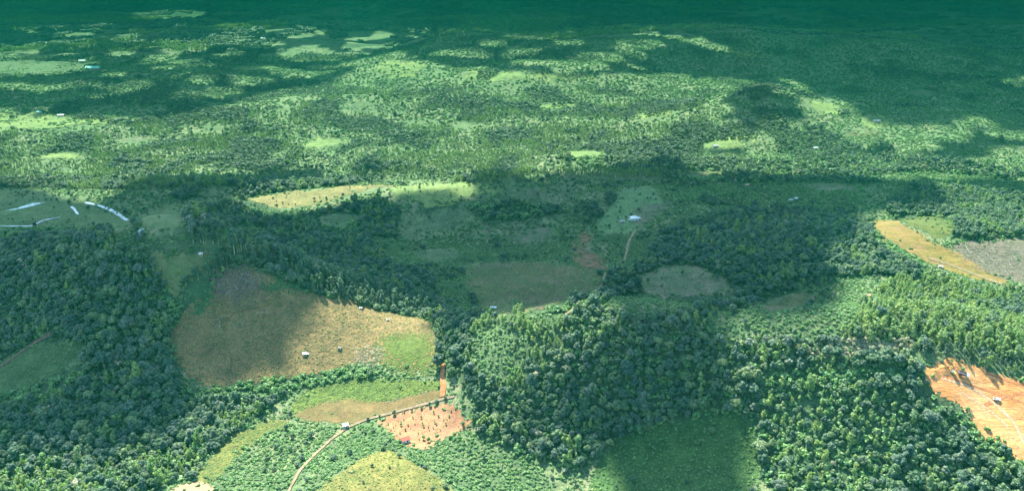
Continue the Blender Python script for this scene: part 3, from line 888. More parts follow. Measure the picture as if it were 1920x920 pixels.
PT = {k: ([], []) for k in ('belt', 'dry', 'broad', 'broad_far', 'slim', 'slim_far', 'bush', 'mass', 'slimmass')}
def put(kind, x, y, s):
    if len(x): PT[kind][0].append(np.stack([x, y, Z(x, y) - .2], -1)); PT[kind][1].append(s)

CLEAR = hit(*zip(*[(1189,412),(1166,417),(925,579),(1447,390),(1482,377),(1492,374),(1403,409),(1400,349),(1626,558),(1763,502),(1643,229),(1528,280),(1341,276),(648,800)]))
def near_huts(x, y, hx, hy):
    r = np.zeros(x.shape, bool)
    for cx, cy_, _ in CLEAR:
        r |= (np.hypot(x - cx, y - cy_) < 8) | (np.hypot(hx - cx, hy - cy_) < 7)
    return r
def band(d0, d1, cell, seed, fars):
    x, y = jitter_grid(d0, d1, cell, seed)
    d = np.hypot(x, y)
    r = np.random.RandomState(seed + 5)
    z = Z(x, y)
    c = classify(x, y)
    hx, hy = behind_point(x, y, z, 8.5)
    ok = ~inside_any(OPEN, hx, hy) & (c != 9) & ~near_roads(x, y, 2.0) & ~(near_roads(hx, hy, 0.0) & (y > 560))
    ok &= ~near_huts(x, y, hx, hy)
    dens = fbm(x, y, 70, 4, 40); dens2 = fbm(x, y, 24, 3, 41); md = mixdens(x, y)
    u = r.uniform(size=x.shape)
    thin = fbm(x, y, 160, 3, 44)
    jit = r.normal(0, 1, (2,) + x.shape) * np.where(d > 800, 9, 4)
    edge = (c == 9) & ~inside_any(OPEN, x + jit[0], y + jit[1])
    loose = np.zeros(x.shape, bool)
    for k in ('dull_grass', 'hump_grass', 'wetland', 'pasture_a', 'dry_scrub', 'house_slope', 'bright_meadow', 'far_pasture_a', 'far_pasture_b', 'far_brown', 'brown_mound', 'yellow_mound', 'yellow_green', 'far_pasture_c', 'far_pasture_d'): loose |= POLY[k].inside(x, y)
    wood = (c == 1) & ok & (u < .98)
    mixed = (c == 0) & ok & (md > .545) & (u < .93)
    lone = (((c == 0) & ok & (md <= .545) & (u < .09)) | (loose & (u < .035))) & ~near_roads(x, y, 2)
    so = fbm(x, y, 90, 4, 47)
    slimm = (c == 2) & ok & (so > .44) & (u < .94)
    slb = (c == 2) & ok & ((so > .57) | (r.uniform(size=x.shape) < .12))
    slimm |= (c == 2) & ok & (so <= .44) & (u < .10)
    dn_ = (c == 2) & (y < 1050) & ok & (u < .97); slimm |= dn_ & ~slb
    if fars: slimm &= (u < .18 + .8 * np.clip((thin - .40) / .16, 0, 1))
    belt = (c == 5) & ok & (u < .98)
    scr = (c == 3) & ok & (dens2 > .58) & (u < .35)
    hol = (c == 4) & ok & (u < .02)
    bm = wood | mixed | scr | hol | lone | slb
    slim_in = wood & (dens2 > .62) & (u < .5)
    sc = .86 * (.48 + .80 * r.uniform(0, 1, x.shape) ** 1.5) * (.75 + .5 * dens)
    sc = sc * np.where(r.uniform(size=x.shape) < .05, 1.45, 1)
    sc = np.where(scr | hol | lone, sc * .55, np.where(mixed, sc * .85, sc))
    yg = inside_any(YOUNG, x, y); slim_in = slim_in | (wood & yg & (u < .42)); sc = np.where(yg, sc * .78, sc)
    b = bm & ~slim_in; s = (slimm & ~slb) | slim_in
    dr = wood & (r.uniform(size=x.shape) < .012); b &= ~dr
    put('dry', x[dr], y[dr], sc[dr] * 2.0)
    put('broad_far' if fars else 'broad', x[b], y[b], sc[b])
    put('slim_far' if fars else 'slim', x[s], y[s], (sc * np.where(slimm & ~np.bool_(fars), .85, .95))[s])
    put('slim_far' if fars else 'belt', x[belt], y[belt], sc[belt] * np.where((x > 250) & (y < 900), .72, 1.05)[belt])
    ob = edge & (u < .6) & ~near_roads(x, y, 1.5); put('bush', x[ob], y[ob], r.uniform(.6, 1.5, x.shape)[ob] * (1.4 if fars else 1))
band(390, 1250, 4.1, 1, False)
band(1250, 2000, 5.4, 2, True)
band(2000, 3100, 7.8, 3, True)
def far_band(d0, d1, cell, seed):
    x, y = jitter_grid(d0, d1, cell, seed, .74)
    c = classify(x, y); r = np.random.RandomState(seed)
    n = fbm(x, y * .5, 420, 4, 71); n2 = fbm(x, y, 90, 3, 72)
    ok = (c != 9) & (n * .65 + n2 * .35 > .44)
    sl = ok & (fbm(x, y, 700, 3, 73) > .52)
    b = ok & ~sl
    s = r.uniform(.75, 1.2, x.shape) * cell / 30
    put('mass', x[b], y[b], s[b]); put('slimmass', x[sl], y[sl], s[sl])
far_band(3100, 6000, 30, 4)
far_band(6000, 12500, 62, 5)

# scrub layer: dense in ferny ground, loose between the trees
def scrub_band(d0, d1, cell, seed, mult):
    x, y = jitter_grid(d0, d1, cell, seed)
    c = classify(x, y); r = np.random.RandomState(seed); u = r.uniform(size=x.shape)
    d2 = fbm(x, y, 22, 3, 55)
    lush = np.zeros(x.shape, bool)
    for k in ('rough_green', 'fern_left', 'fern_right', 'lit_glade', 'dim_clearing', 'felled_slope'): lush |= POLY[k].inside(x, y)
    rdd = near_roads(x, y, 1.2)
    m = ((c == 3) & (u < .95)) | ((c == 4) & (u < .95)) | ((c == 0) & (u < .45 + .4 * (d2 > .5))) | ((c == 2) & (u < .35)) | ((c == 1) & (u < .5)) | (lush & (u < .30 + .3 * (d2 > .5)))
    m &= ~rdd
    s = r.uniform(.55, 1.25, x.shape) * mult * np.where(lush, .55, 1) * np.where(c == 1, 1.9, 1) * np.where(c == 4, .8, 1)
    put('bush', x[m], y[m], s[m])
scrub_band(390, 1000, 2.9, 21, 1.0)
scrub_band(1000, 1700, 4.6, 22, 1.5)
scrub_band(1700, 3000, 9.5, 23, 2.6)

P = {k: (np.concatenate(a), np.concatenate(b)) if a else (np.zeros((0, 3)), np.zeros(0)) for k, (a, b) in PT.items()}

def largest_in_view(pts, sc, n):
    px, py, f = project(pts[:, 0], pts[:, 1], pts[:, 2] + 8)
    vis = (px > 6) & (px < 1914) & (py > 4) & (py < 912)
    size = np.where(vis, sc / f, -1)
    return np.argsort(-size)[:n], px, py

def zone_label(kind, x, y):
    if kind == 'belt':
        if x < 850: return ('slender dark tree in the row along the crest of the brown hill', 'slender trees along the brown hill crest')
        return ('slender dark tree in the row along the upper edge of the orange earth', 'slender trees above the orange earth')
    if kind == 'slim':
        if y < 640 and x < 850: return ('slender pale-trunked tree in the row along the crest of the brown hill', 'slender trees along the brown hill crest')
        if x < 600: return ('slender pale-trunked tree in the belt below the brown hill', 'slender trees below the brown hill')
        if x < 1130: return ('slender light green tree on the sunlit slope right of the orange track', 'slender trees on the sunlit slope')
        if y < 700: return ('slender light green tree on the slope behind the cleared orange earth', 'slender trees behind the cleared earth')
        return ('slender tree poking out of the dense wood left of the cleared orange earth', 'slender trees within the lower right wood')
    if x < 330: return ('rounded green tree in the sunlit fringe of the wood at the bottom left', 'broadleaf trees of the bottom left wood')
    if x < 560: return ('rounded green tree of the wood edge beside the sunlit glade', 'broadleaf trees beside the sunlit glade')
    if x < 860: return ('rounded green tree beside the yellow grass mound and dirt road', 'broadleaf trees around the yellow mound')
    if x < 1130: return ('rounded sunlit tree in the bottom centre wood left of the ferny hollow', 'broadleaf trees of the bottom centre wood')
    if x < 1430: return ('rounded dark tree on the edge of the shaded ferny hollow', 'broadleaf trees around the ferny hollow')
    if x < 1700: return ('rounded green tree in the dense wood right of the ferny hollow', 'broadleaf trees right of the ferny hollow')
    return ('rounded dark green tree in the wood below the cleared orange earth', 'broadleaf trees below the cleared earth')

PARTS = {}
for kind, nm in (('broad', ''), ('slim', ''), ('belt', ''), ('sapling', '')):
    PARTS[kind] = []
    for cv, cf, t, mc, mt in VARI[kind]:
        me = bpy.data.meshes.new('crown'); me.from_pydata([tuple(v) for v in cv], [], [tuple(int(i) for i in f) for f in cf]); me.materials.append(mc)
        tm = bpy.data.meshes.new('trunk'); tm.from_pydata(t.v, [], t.f); tm.materials.append(mt)
        PARTS[kind].append((me, tm))

def plant(kind, name, loc, s, label, cat, group, k=None):
    me, tm = PARTS[kind][random.randrange(len(PARTS[kind])) if k is None else k % len(PARTS[kind])]
    e = empty(name, loc, random.uniform(0, 6.28), label, cat, group)
    e.scale = (s * random.uniform(.9, 1.12), s, s * random.uniform(.88, 1.15))
    for pn, m_ in (('trunk', tm), ('crown', me)):
        o = bpy.data.objects.new(pn, m_); COL.objects.link(o); o.parent = e
    return e

for kind, name, cnt in (('broad', 'broadleaf_tree', 291), ('slim', 'slender_tree', 150), ('belt', 'slender_tree', 148)):
    pts, sc = P[kind]
    idx, px, py = largest_in_view(pts, sc, cnt)
    for i in idx:
        lab, grp = zone_label(kind, px[i], py[i])
        plant(kind, name, tuple(pts[i]), float(sc[i]), lab, 'tree', grp)
    keep = np.ones(len(pts), bool); keep[idx] = False
    P[kind] = (pts[keep], sc[keep])

scatter('broadleaf_forest', *P['broad'], 'broad', 'dense green broadleaf forest covering the near and middle hills', 1)
scatter('distant_forest', *P['broad_far'], 'broad_far', 'distant broadleaf forest fading into the added green haze', 2)
scatter('slender_forest', *P['slim'], 'slim', 'light green stands of slender trees on the sunlit slopes', 3)
scatter('crest_woods', *P['belt'], 'belt', 'rows of slender dark trees along the hill crests', 12)
scatter('leafless_trees', *P['dry'], 'dry', 'pale half leafless trees standing among the dark woods', 13)
scatter('distant_slender_forest', *P['slim_far'], 'slim_far', 'distant pale plantations of slender trees on the sunlit plain', 4)
scatter('undergrowth', *P['bush'], 'bush', 'low green scrub and ferns between the woods and fields', 5)
scatter('far_off_woods', *P['mass'], 'mass', 'far-off dark woods on the hazy plain at the top', 6)
scatter('far_off_plantations', *P['slimmass'], 'slimmass', 'far-off lighter woods on the hazy plain at the top', 7)

# tufts on open fields
def tufts():
    X = []; Sx = []
    for key, cell in (('stubble_hill', 2.4), ('mid_mound', 3.0), ('yellow_mound', 2.2), ('rough_green', 2.4), ('lit_glade', 2.4), ('small_field', 5), ('dry_scrub', 4), ('green_hollow', 3), ('slash_patch', 3.5), ('dull_grass', 6), ('house_slope', 9), ('dim_clearing', 4)):
        q = POLY[key]
        xs = np.arange(q.lo[0], q.hi[0], cell); ys = np.arange(q.lo[1], q.hi[1], cell)
        gx, gy = [a.ravel() for a in np.meshgrid(xs, ys)]
        gx = gx + RNG.uniform(-.5, .5, gx.shape) * cell; gy = gy + RNG.uniform(-.5, .5, gy.shape) * cell
        m = q.inside(gx, gy) & (RNG.uniform(size=gx.shape) < .55) & ~near_roads(gx, gy, 0)
        gx, gy = gx[m], gy[m]
        X.append(np.stack([gx, gy, Z(gx, gy) + .3], -1)); Sx.append(RNG.uniform(.4, 1.2, len(gx)) * (1.0 if cell > 3 else .9))
    scatter('grass', np.concatenate(X), np.concatenate(Sx), 'tuft', 'dry and green grass tufts on the open fields', 8)
tufts()
def dry_bushes():
    q = Poly([(1480,662),(1560,640),(1640,632),(1730,642),(1710,668),(1600,676),(1500,672)])
    q2 = Poly([(1120,598),(1200,600),(1300,618),(1320,632),(1200,622)])
    X = []
    for p_, cell in ((q, 3.2), (q2, 4)):
        gx, gy = [a.ravel() for a in np.meshgrid(np.arange(p_.lo[0], p_.hi[0], cell), np.arange(p_.lo[1], p_.hi[1], cell))]
        gx = gx + RNG.uniform(-2, 2, gx.shape); gy = gy + RNG.uniform(-2, 2, gy.shape)
        m = p_.inside(gx, gy) & (RNG.uniform(size=gx.shape) < .8); X.append(np.stack([gx[m], gy[m], Z(gx[m], gy[m])], -1))
    X = np.concatenate(X); scatter('dry_scrub', X, RNG.uniform(.6, 1.1, len(X)), 'dry', 'pale straw coloured dry scrub on the ridge tops', 9)
dry_bushes()

# saplings and single trees of the pink plot
def at(px, py): return hit([px], [py])[0]
SAP = [(737,793),(742,797),(738,801),(752,792),(765,797),(778,795),(747,790),(803,800),(805,806),(815,792),(818,795),(792,793),(794,799),(832,787),(838,786),(831,799),(860,799),(863,806),(846,771),(813,773),(790,783),(822,780),(774,783),(757,787),(728,795),(733,806),(750,812),(744,816),(784,812),(786,824),(740,808),(826,806),(805,822),(836,795),(770,803),(842,780),(800,787),(812,802),(760,806)]
for i, (a, b) in enumerate(SAP):
    loc = at(a, b + 1); plant('sapling', 'sapling', tuple(loc), random.uniform(.35, .8), 'small green sapling dotted over the pinkish bare plot', 'sapling', 'saplings on the pinkish plot')
for a, b, s, lab in [(794,824,1.25,'round bushy tree right of the red-roofed hut, left one of a pair'),(803,828,1.3,'taller bushy tree right of the red-roofed hut, right one of a pair'),
                     (868,798,1.5,'bushy tree at the right corner of the pinkish plot'),(752,798,.95,'dark bushy tree in the upper left of the pinkish plot')]:
    plant('sapling', 'bushy_tree', tuple(at(a, b)), s, lab, 'tree', 'bushy trees on the pinkish plot')
for i, (a, b, s) in enumerate([(690,788,.38),(712,782,.25),(739,778,.5),(772,771,.28),(790,767,.34),(806,762,.45),(819,756,.42),(835,750,.36),(758,774,.22)]):
    plant('broad', 'roadside_tree', tuple(at(a, b)), s, 'small green tree in the row between the dirt road and the pinkish plot', 'tree', 'roadside trees above the pinkish plot')
for i, (a, b, s, lab) in enumerate([(1880,862,1.15,'tall dark tree standing against the orange slope, right one of the group'),(1862,880,1.1,'dark tree standing against the orange slope, left one of the group'),
                     (1896,885,1.0,'dark tree at the foot of the orange slope near the right edge'),(1768,775,.85,'dark tree jutting into the lower left of the orange clearing'),(1780,785,.9,'dark tree below the orange clearing beside a jutting tree')]):
    plant('broad', 'broadleaf_tree', tuple(at(a, b)), s, lab, 'tree', 'trees against the orange slope')

# ------------------------------------------------------------------ fallen trunks and brush
def log(px, py, length, rot, r=.28, label='', group=''):
    loc = at(px, py); length *= .7; r *= .75
    m = MB(); rs = np.random.RandomState(int(px * 7 + py)); rot += rs.uniform(-.3, .3)
    z1 = float(Z(loc[0] + math.cos(rot) * length / 2, loc[1] + math.sin(rot) * length / 2)) - loc[2]
    z0 = float(Z(loc[0] - math.cos(rot) * length / 2, loc[1] - math.sin(rot) * length / 2)) - loc[2]
    c, s_ = math.cos(rot), math.sin(rot)
    m.tube([(-c * length / 2, -s_ * length / 2, z0 + .6), (-s_ * length * .05, c * length * .05, .75), (c * length / 2, s_ * length / 2, z1 + .65)], [r, r * .85, r * .4], 6)
    for k in range(3):
        t = rs.uniform(.05, .4) * length; a = rot + rs.uniform(-1.2, 1.2); l = length * rs.uniform(.12, .25)
        m.tube([(c * t, s_ * t, .75), (c * t + math.cos(a) * l, s_ * t + math.sin(a) * l, 1.2 + l * .2)], [r * .4, r * .15], 4)
    o = m.build('fallen_log', M['deadwood'])
    o.location = loc
    tag(o, label, 'log', group)
LG = [(455,515,14,1.2),(470,530,12,.3),(440,535,13,2.2),(485,520,11,1.9),(430,548,12,.8),(492,587,16,.35),(500,583,8,2.0),(412,608,9,1.9),(440,612,7,2.4),(457,606,8,1.6),(405,600,6,.6),(470,600,6,.2),(540,590,9,.5)]
for i, (a, b, l, r_) in enumerate(LG):
    top = b < 555
    log(a, b, l, r_, .3, 'grey fallen trunk on the slash covered hilltop' if top else 'pale fallen trunk lying on the shaded brown hillside', 'fallen trunks on the hilltop' if top else 'fallen trunks on the brown hillside')
for i, (a, b, l, r_) in enumerate([(655,684,9,1.8),(690,668,11,1.2),(676,672,10,.4),(700,660,10,2.2),(712,672,8,.9),(630,637,6,.3),(668,655,9,1.7),(745,627,5,.4),(770,640,4,1.2)]):
    log(a, b, l, r_, .26, 'pale dead trunk at the foot of the sunlit brown hill', 'dead trunks below the sunlit brown hill')
for i in range(26):
    a = 1800 + (i * 37) % 115; b = 462 + (i * 23) % 62
    if b < 455 + (a - 1790) * -.1 or b > 470 + (a - 1780) * .45: continue
    log(a, b, 12 + (i % 4) * 3, .3 + (i * 1.3) % 2.6, .32, 'grey felled trunk on the bare slope beside the golden crop strip', 'felled trunks on the bare slope')

def brush(px, py, rad, n, label, h=1.6, mat=None):
    loc = at(px, py); rs = np.random.RandomState(int(px))
    m = MB()
    for k in range(n):
        q = rad * math.sqrt(rs.uniform()); a = rs.uniform(0, 6.28); x = q * math.cos(a); y = q * math.sin(a)
        z = float(Z(loc[0] + x, loc[1] + y)) - loc[2] + .4 + rs.uniform(0, h)
        b = rs.uniform(0, 6.28); l = rs.uniform(1.2, 3.8)
        m.tube([(x, y, z), (x + math.cos(b) * l, y + math.sin(b) * l, z + rs.uniform(-.3, .9))], [.14, .05], 3)
    o = m.build('brush_pile', mat or M['darkwood']); o.location = loc
    tag(o, label, 'brush pile')
brush(452, 528, 24, 700, 'wide heap of grey brown branches on top of the brown hill')
brush(690, 672, 13, 260, 'pale tangle of dead branches at the foot of the sunlit brown hill', 2.5, M['deadwood'])
brush(1850, 488, 34, 620, 'branches strewn over the bare slope below the lit wood at right', 1.0)
brush(930, 500, 26, 260, 'dark branches along the upper edge of the pasture mound', 1.0)

# ------------------------------------------------------------------ huts and houses
M['white_roof'] = plain_mat('white_sheet_roof', (.55,.55,.53), .6, var=.15)
M['red_roof'] = plain_mat('red_roof', (.40,.055,.035), .85, var=.15)
M['rust_roof'] = plain_mat('rust_roof', (.30,.16,.12), .7, var=.25)
M['thatch'] = plain_mat('dark_thatch', (.13,.11,.09), .95, var=.3)
M['grey_roof'] = plain_mat('grey_sheet_roof', (.26,.26,.255), .6, var=.2)
M['green_roof'] = plain_mat('green_roof', (.10,.42,.30), .5, var=.1)
M['wall'] = plain_mat('mud_wall', (.40,.31,.22), .9, var=.15)
M['pale_wall'] = plain_mat('whitewashed_wall', (.62,.58,.50), .85, var=.1)
M['dark'] = plain_mat('dark_opening', (.03,.028,.025), .6)
M['glass'] = plain_mat('window_glass', (.05,.06,.07), .1)

def hut(px, py, w, l, h, roofm, rz, label, name='hut', wallm='wall', hip=False, group=None, annex=None, cat=None):
    loc = at(px, py)
    e = empty(name, (loc[0], loc[1], loc[2]), rz, label, cat or ('house' if name == 'house' else 'hut'), group)
    m = MB(); m.box((0, 0, h / 2 - .6), (l, w, h + 1.8))
    m.add([(-l / 2, -w / 2, h + .3), (-l / 2, w / 2, h + .3), (-l / 2, 0, h + w * .28)], [(0, 1, 2)]) if not hip else None
    m.add([(l / 2, -w / 2, h + .3), (l / 2, w / 2, h + .3), (l / 2, 0, h + w * .28)], [(0, 2, 1)]) if not hip else None
    m.build('wall', M[wallm], e)
    ov = .5; rh = w * .32; L2 = l / 2 + ov; W2 = w / 2 + ov; t = .12
    rx = L2 - (W2 if hip else 0)
    m = MB()
    for zz in (0, -t):
        m.add([(-L2, -W2, h + .25 + zz), (L2, -W2, h + .25 + zz), (L2, W2, h + .25 + zz), (-L2, W2, h + .25 + zz), (-rx, 0, h + .25 + rh + zz), (rx, 0, h + .25 + rh + zz)],
              [(0, 1, 5, 4), (2, 3, 4, 5)] + ([(1, 2, 5), (3, 0, 4)] if hip else []))
    k = 0
    m.f += [(0, 6, 7, 1), (2, 8, 9, 3)]
    if not hip: m.f += [(1, 7, 11, 5), (5, 11, 8, 2), (0, 4, 10, 6), (4, 3, 9, 10)]
    else: m.f += [(1, 7, 8, 2), (3, 9, 6, 0)]
    rf = m.build('roof', M[roofm], e)
    m = MB(); m.box((0, 0, 0), (l + 2 * ov, .25, .12)) if not hip else m.box((0, 0, 0), (2 * rx, .25, .12))
    q = m.build('ridge_cap', M[roofm], rf); q.location = (0, 0, h + .28 + rh)
    m = MB(); m.box((l * .15, -w / 2 - .02, 1.0), (.9, .08, 2.0)); m.build('door', M['dark'], e)
    for sx in (-.28, .36):
        m = MB(); m.box((l * sx, -w / 2 - .02, 1.5), (.8, .08, .8)); m.build('window', M['glass'], e)
    if annex:
        m = MB(); m.box((l / 2 + annex / 2, .2, h * .72), (annex, w * .8, .12), ry=.12)
        for sy in (-.35, .35): m.box((l / 2 + annex - .2, sy * w, h * .3), (.15, .15, h * .85))
        m.build('lean_to', M[roofm], e)
    return e
YM = 'small huts on the sunlit brown hill'
hut(760, 827, 4.2, 6.2, 2.3, 'red_roof', .55, 'red-roofed hut with pale wall on the pinkish earth plot', wallm='pale_wall')
hut(648, 800, 3.6, 3.9, 2.2, 'white_roof', .3, 'white-roofed hut beside the bend of the pale dirt road', wallm='pale_wall', hip=True)
hut(572, 665, 2.4, 3.2, 1.5, 'white_roof', .1, 'white-roofed hut low on the sunlit brown hill', group=YM, annex=1.8)
hut(637, 654, 2.3, 2.5, 1.4, 'thatch', -.3, 'dark round-cornered hut on the sunlit brown hill', group=YM, hip=True)
hut(677, 579, 1.8, 2.2, 1.3, 'grey_roof', -.2, 'small grey hut near the crest of the brown hill', group=YM)
hut(727, 601, 1.7, 2.1, 1.3, 'grey_roof', .5, 'small pale hut on the right shoulder of the brown hill', group=YM)
hut(831, 733, 3.0, 3.4, 1.9, 'grey_roof', .2, 'small pale hut left of the orange track', wallm='pale_wall') if False else None
hut(1189, 412, 8.5, 10.5, 3.4, 'white_roof', .25, 'large white-roofed house on the pale green slope', 'house', 'pale_wall', hip=True, annex=4)
hut(1166, 417, 4.2, 6.0, 2.0, 'grey_roof', .2, 'low grey-roofed shed left of the large white-roofed house', 'shed', cat='shed')
hut(1180, 414, 2.2, 2.4, 1.8, 'white_roof', .0, 'tiny white outhouse between the shed and the large white-roofed house', 'outhouse', cat='outhouse', hip=True)
hut(925, 579, 3.2, 5.6, 1.9, 'white_roof', 0, 'white-roofed hut in the yard below the pasture mound')
hut(1447, 390, 4.5, 8.5, 2.6, 'white_roof', -.3, 'bright white-roofed house among the dark trees right of centre', 'house', 'pale_wall')
hut(1482, 377, 4.0, 7.5, 2.3, 'grey_roof', .1, 'grey-roofed house, left one of two beside a path among dark trees', 'house')
hut(1492, 374, 3.5, 5.5, 2.3, 'white_roof', .3, 'pale-roofed house, right one of two beside a path among dark trees', 'house')
hut(1403, 409, 3.5, 6.0, 2.2, 'grey_roof', 1.2, 'grey-roofed hut in the trees below the bright white-roofed house')
hut(1400, 349, 5.0, 7.0, 2.6, 'rust_roof', .2, 'rust-roofed house at the edge of the middle distance wood', 'house')
hut(1626, 558, 4.5, 8.0, 3.2, 'rust_roof', .3, 'rust-roofed hut among the sunlit trees right of centre')
hut(1763, 502, 3.4, 4.2, 2.2, 'grey_roof', -.4, 'grey hut on the lower edge of the golden crop strip')
hut(377, 478, 2, 2.4, 1.4, 'white_roof', .2, 'tiny white hut on the small olive pasture')
hut(1643, 229, 6, 13, 3, 'grey_roof', 0, 'long grey-roofed farmhouse in the far pale glade', 'house')
hut(1528, 280, 6, 10, 3, 'grey_roof', .3, 'pale-roofed farmhouse in the hazy distance right of centre', 'house')
hut(1341, 276, 6, 10, 3, 'grey_roof', .1, 'pale farmhouse on the sunlit strip in the distance', 'house')
hut(115, 219, 8, 15, 4, 'grey_roof', .1, 'far pale-roofed farmhouse on the left plain', 'house')
hut(75, 213, 8, 13, 4, 'green_roof', .1, 'far green-roofed farmhouse on the left plain', 'house')
hut(175, 131, 18, 46, 6, 'green_roof', .0, 'large turquoise-roofed barn far away in the haze at upper left', 'barn', cat='barn')
hut(155, 117, 12, 22, 5, 'grey_roof', .2, 'far grey-roofed barn beyond the turquoise-roofed barn', 'barn', cat='barn')
hut(497, 75, 16, 30, 5, 'grey_roof', .0, 'faint barn in the added green haze near the top', 'barn', cat='barn')

# ------------------------------------------------------------------ vehicles on the cleared earth
M['yellow_paint'] = plain_mat('machine_yellow', (.48,.30,.07), .5, var=.15)
M['white_paint'] = plain_mat('white_paint', (.75,.76,.78), .3, var=.04)
M['dark_steel'] = plain_mat('dark_steel', (.06,.055,.06), .6, var=.25)
M['rubber'] = plain_mat('rubber', (.025,.025,.027), .85)
M['tipper'] = plain_mat('tipper_paint', (.10,.07,.08), .6, var=.2)
def pose(px, py, rz):
    c = at(px, py); d = 2.5
    def zz(a, b): return float(Z(a, b))
    nx = (zz(c[0] + d, c[1]) - zz(c[0] - d, c[1])) / (2 * d); ny = (zz(c[0], c[1] + d) - zz(c[0], c[1] - d)) / (2 * d)
    n = Vector((-nx, -ny, 1)).normalized()
    q = Vector((0, 0, 1)).rotation_difference(n)
    m = q.to_matrix() @ Matrix.Rotation(rz, 3, 'Z')
    return (c[0], c[1], c[2] + .32), m.to_euler()
def wheel(e, x, y, r, w):
    m = MB(); m.tube([(x, y - w / 2, r), (x, y + w / 2, r)], [r, r], 14); t = m.build('wheel', M['rubber'], e)
    m = MB(); s = 1 if y > 0 else -1
    m.tube([(x, y + s * (w / 2 - .02), r), (x, y + s * (w / 2 + .04), r)], [r * .5, r * .5], 10); m.build('rim', M['dark_steel'], t)

loc, rot = pose(1804, 703, -.22)
e = empty('tipper_truck', loc, 0, 'dark tipper truck with white cab on the orange earth beside the excavator', 'truck'); e.rotation_euler = rot
MB().box((-.3, 0, .95), (8.2, .9, .35)).build('chassis', M['dark_steel'], e)
m = MB(); m.box((-1.3, 0, 1.25), (5.6, 2.4, .14)); m.box((-1.3, 1.16, 2.05), (5.6, .1, 1.5)); m.box((-1.3, -1.16, 2.05), (5.6, .1, 1.5)); m.box((-4.1, 0, 2.05), (.1, 2.42, 1.5)); m.box((1.5, 0, 2.3), (.12, 2.44, 2.0))
bed = m.build('tipper_bed', M['tipper'], e)
m = MB(); m.box((-1.3, 0, 1.95), (5.3, 2.15, 1.2), taper=.85); m.build('load', M['tipper'], bed)
m = MB(); m.box((2.9, 0, 1.55), (1.9, 2.35, 1.2)); m.box((2.75, 0, 2.6), (1.6, 2.25, .95), taper=.86); c_ = m.build('cab', M['white_paint'], e)
MB().box((3.55, 0, 2.55), (.12, 1.9, .65), ry=-.15).build('windscreen', M['glass'], c_)
for x in (3.0, -1.8, -3.1):
    for y in (-1.0, 1.0): wheel(e, x, y, .52, .4)
for y in (-.8, .8): MB().box((3.88, y, 1.2), (.08, .3, .2)).build('headlight', M['white_paint'], e)

loc, rot = pose(1785, 699, 2.3)
e = empty('excavator', loc, 0, 'excavator with raised arm digging at the upper left of the orange earth', 'excavator'); e.rotation_euler = rot
for y in (-1.15, 1.15):
    m = MB(); m.box((0, y, .45), (3.9, .6, .75), taper=.86); m.build('track', M['rubber'], e)
MB().box((0, 0, .75), (1.6, 1.8, .5)).build('undercarriage', M['dark_steel'], e)
m = MB(); m.box((-.6, 0, 1.55), (3.0, 2.5, 1.1)); m.box((-1.4, 0, 2.25), (1.3, 2.3, .4), taper=.85); m.build('engine_house', M['yellow_paint'], e)
cb = MB().box((.75, .75, 2.1), (1.4, .95, 1.7), taper=.88).build('cab', M['white_paint'], e)
MB().box((1.44, .75, 2.35), (.08, .75, .9)).build('windscreen', M['glass'], cb)
m = MB(); m.box((2.1, -.3, 2.9), (3.2, .42, .6), ry=-.75); m.box((3.9, -.3, 3.75), (2.0, .4, .5), ry=.35); m.build('boom', M['yellow_paint'], e)
MB().box((4.9, -.3, 2.4), (.4, .34, 2.6), ry=.15).build('arm', M['yellow_paint'], e)
m = MB(); m.box((4.7, -.3, .9), (.9, 1.1, .9), ry=.5, taper=.7); m.build('bucket', M['dark_steel'], e)

loc, rot = pose(1868, 749, -.18)
e = empty('pickup', loc, 0, 'white pickup truck parked lower on the orange earth', 'pickup truck'); e.rotation_euler = rot
m = MB(); m.box((0, 0, .8), (5.1, 1.85, .55)); m.box((-1.6, .88, 1.2), (1.9, .08, .35)); m.box((-1.6, -.88, 1.2), (1.9, .08, .35)); m.box((-2.52, 0, 1.2), (.08, 1.84, .35)); m.box((1.75, 0, 1.15), (1.5, 1.75, .28), taper=.9)
m.build('body', M['white_paint'], e)
cb = MB().box((.2, 0, 1.5), (2.0, 1.7, .75), taper=.82).build('cabin', M['white_paint'], e)
MB().box((1.2, 0, 1.45), (.1, 1.4, .5), ry=-.4).build('windscreen', M['glass'], cb)
for y in (-.83, .83): MB().box((.2, y, 1.45), (1.6, .06, .42)).build('side_window', M['glass'], cb)
MB().box((-1.6, 0, 1.1), (1.8, 1.6, .08)).build('load_bed', M['dark_steel'], e)
for x in (-1.55, 1.6):
    for y in (-.85, .85): wheel(e, x, y, .38, .26)
for y in (-.7, .7): MB().box((2.57, y, .9), (.06, .3, .18)).build('headlight', M['glass'], e)

# heap of spoil
def mound(px, py, r, h, seed, label):
    c = at(px, py); v = []; n = 26; rings = 7
    for i in range(rings + 1):
        q = i / rings
        for k in range(n):
            a = 2 * math.pi * k / n; w = 1 + .35 * (float(vnoise(np.array(math.cos(a) * 1.6 + seed * 3.), np.array(math.sin(a) * 1.6), seed)) - .5)
            x = math.cos(a) * r * q * w; y = math.sin(a) * r * q * w * .7
            hh = h * (1 - q) ** 1.2 * (1 + .3 * (float(vnoise(np.array(x * .9), np.array(y * .9), seed)) - .5))
            v.append((x, y, float(Z(c[0] + x, c[1] + y)) - c[2] + .1 + hh + (.25 if i < rings else 0)))
    f = [(i * n + k, (i + 1) * n + k, (i + 1) * n + (k + 1) % n, i * n + (k + 1) % n) for i in range(rings) for k in range(n)]
    o = new_obj('spoil_heap', v, f, FM['cleared_earth'][0], smooth=True); o.location = c
    tag(o, label, 'earth heap', 'spoil heaps on the cleared earth')
mound(1770, 694, 6, 3.0, 1, 'orange spoil heap left of the excavator')
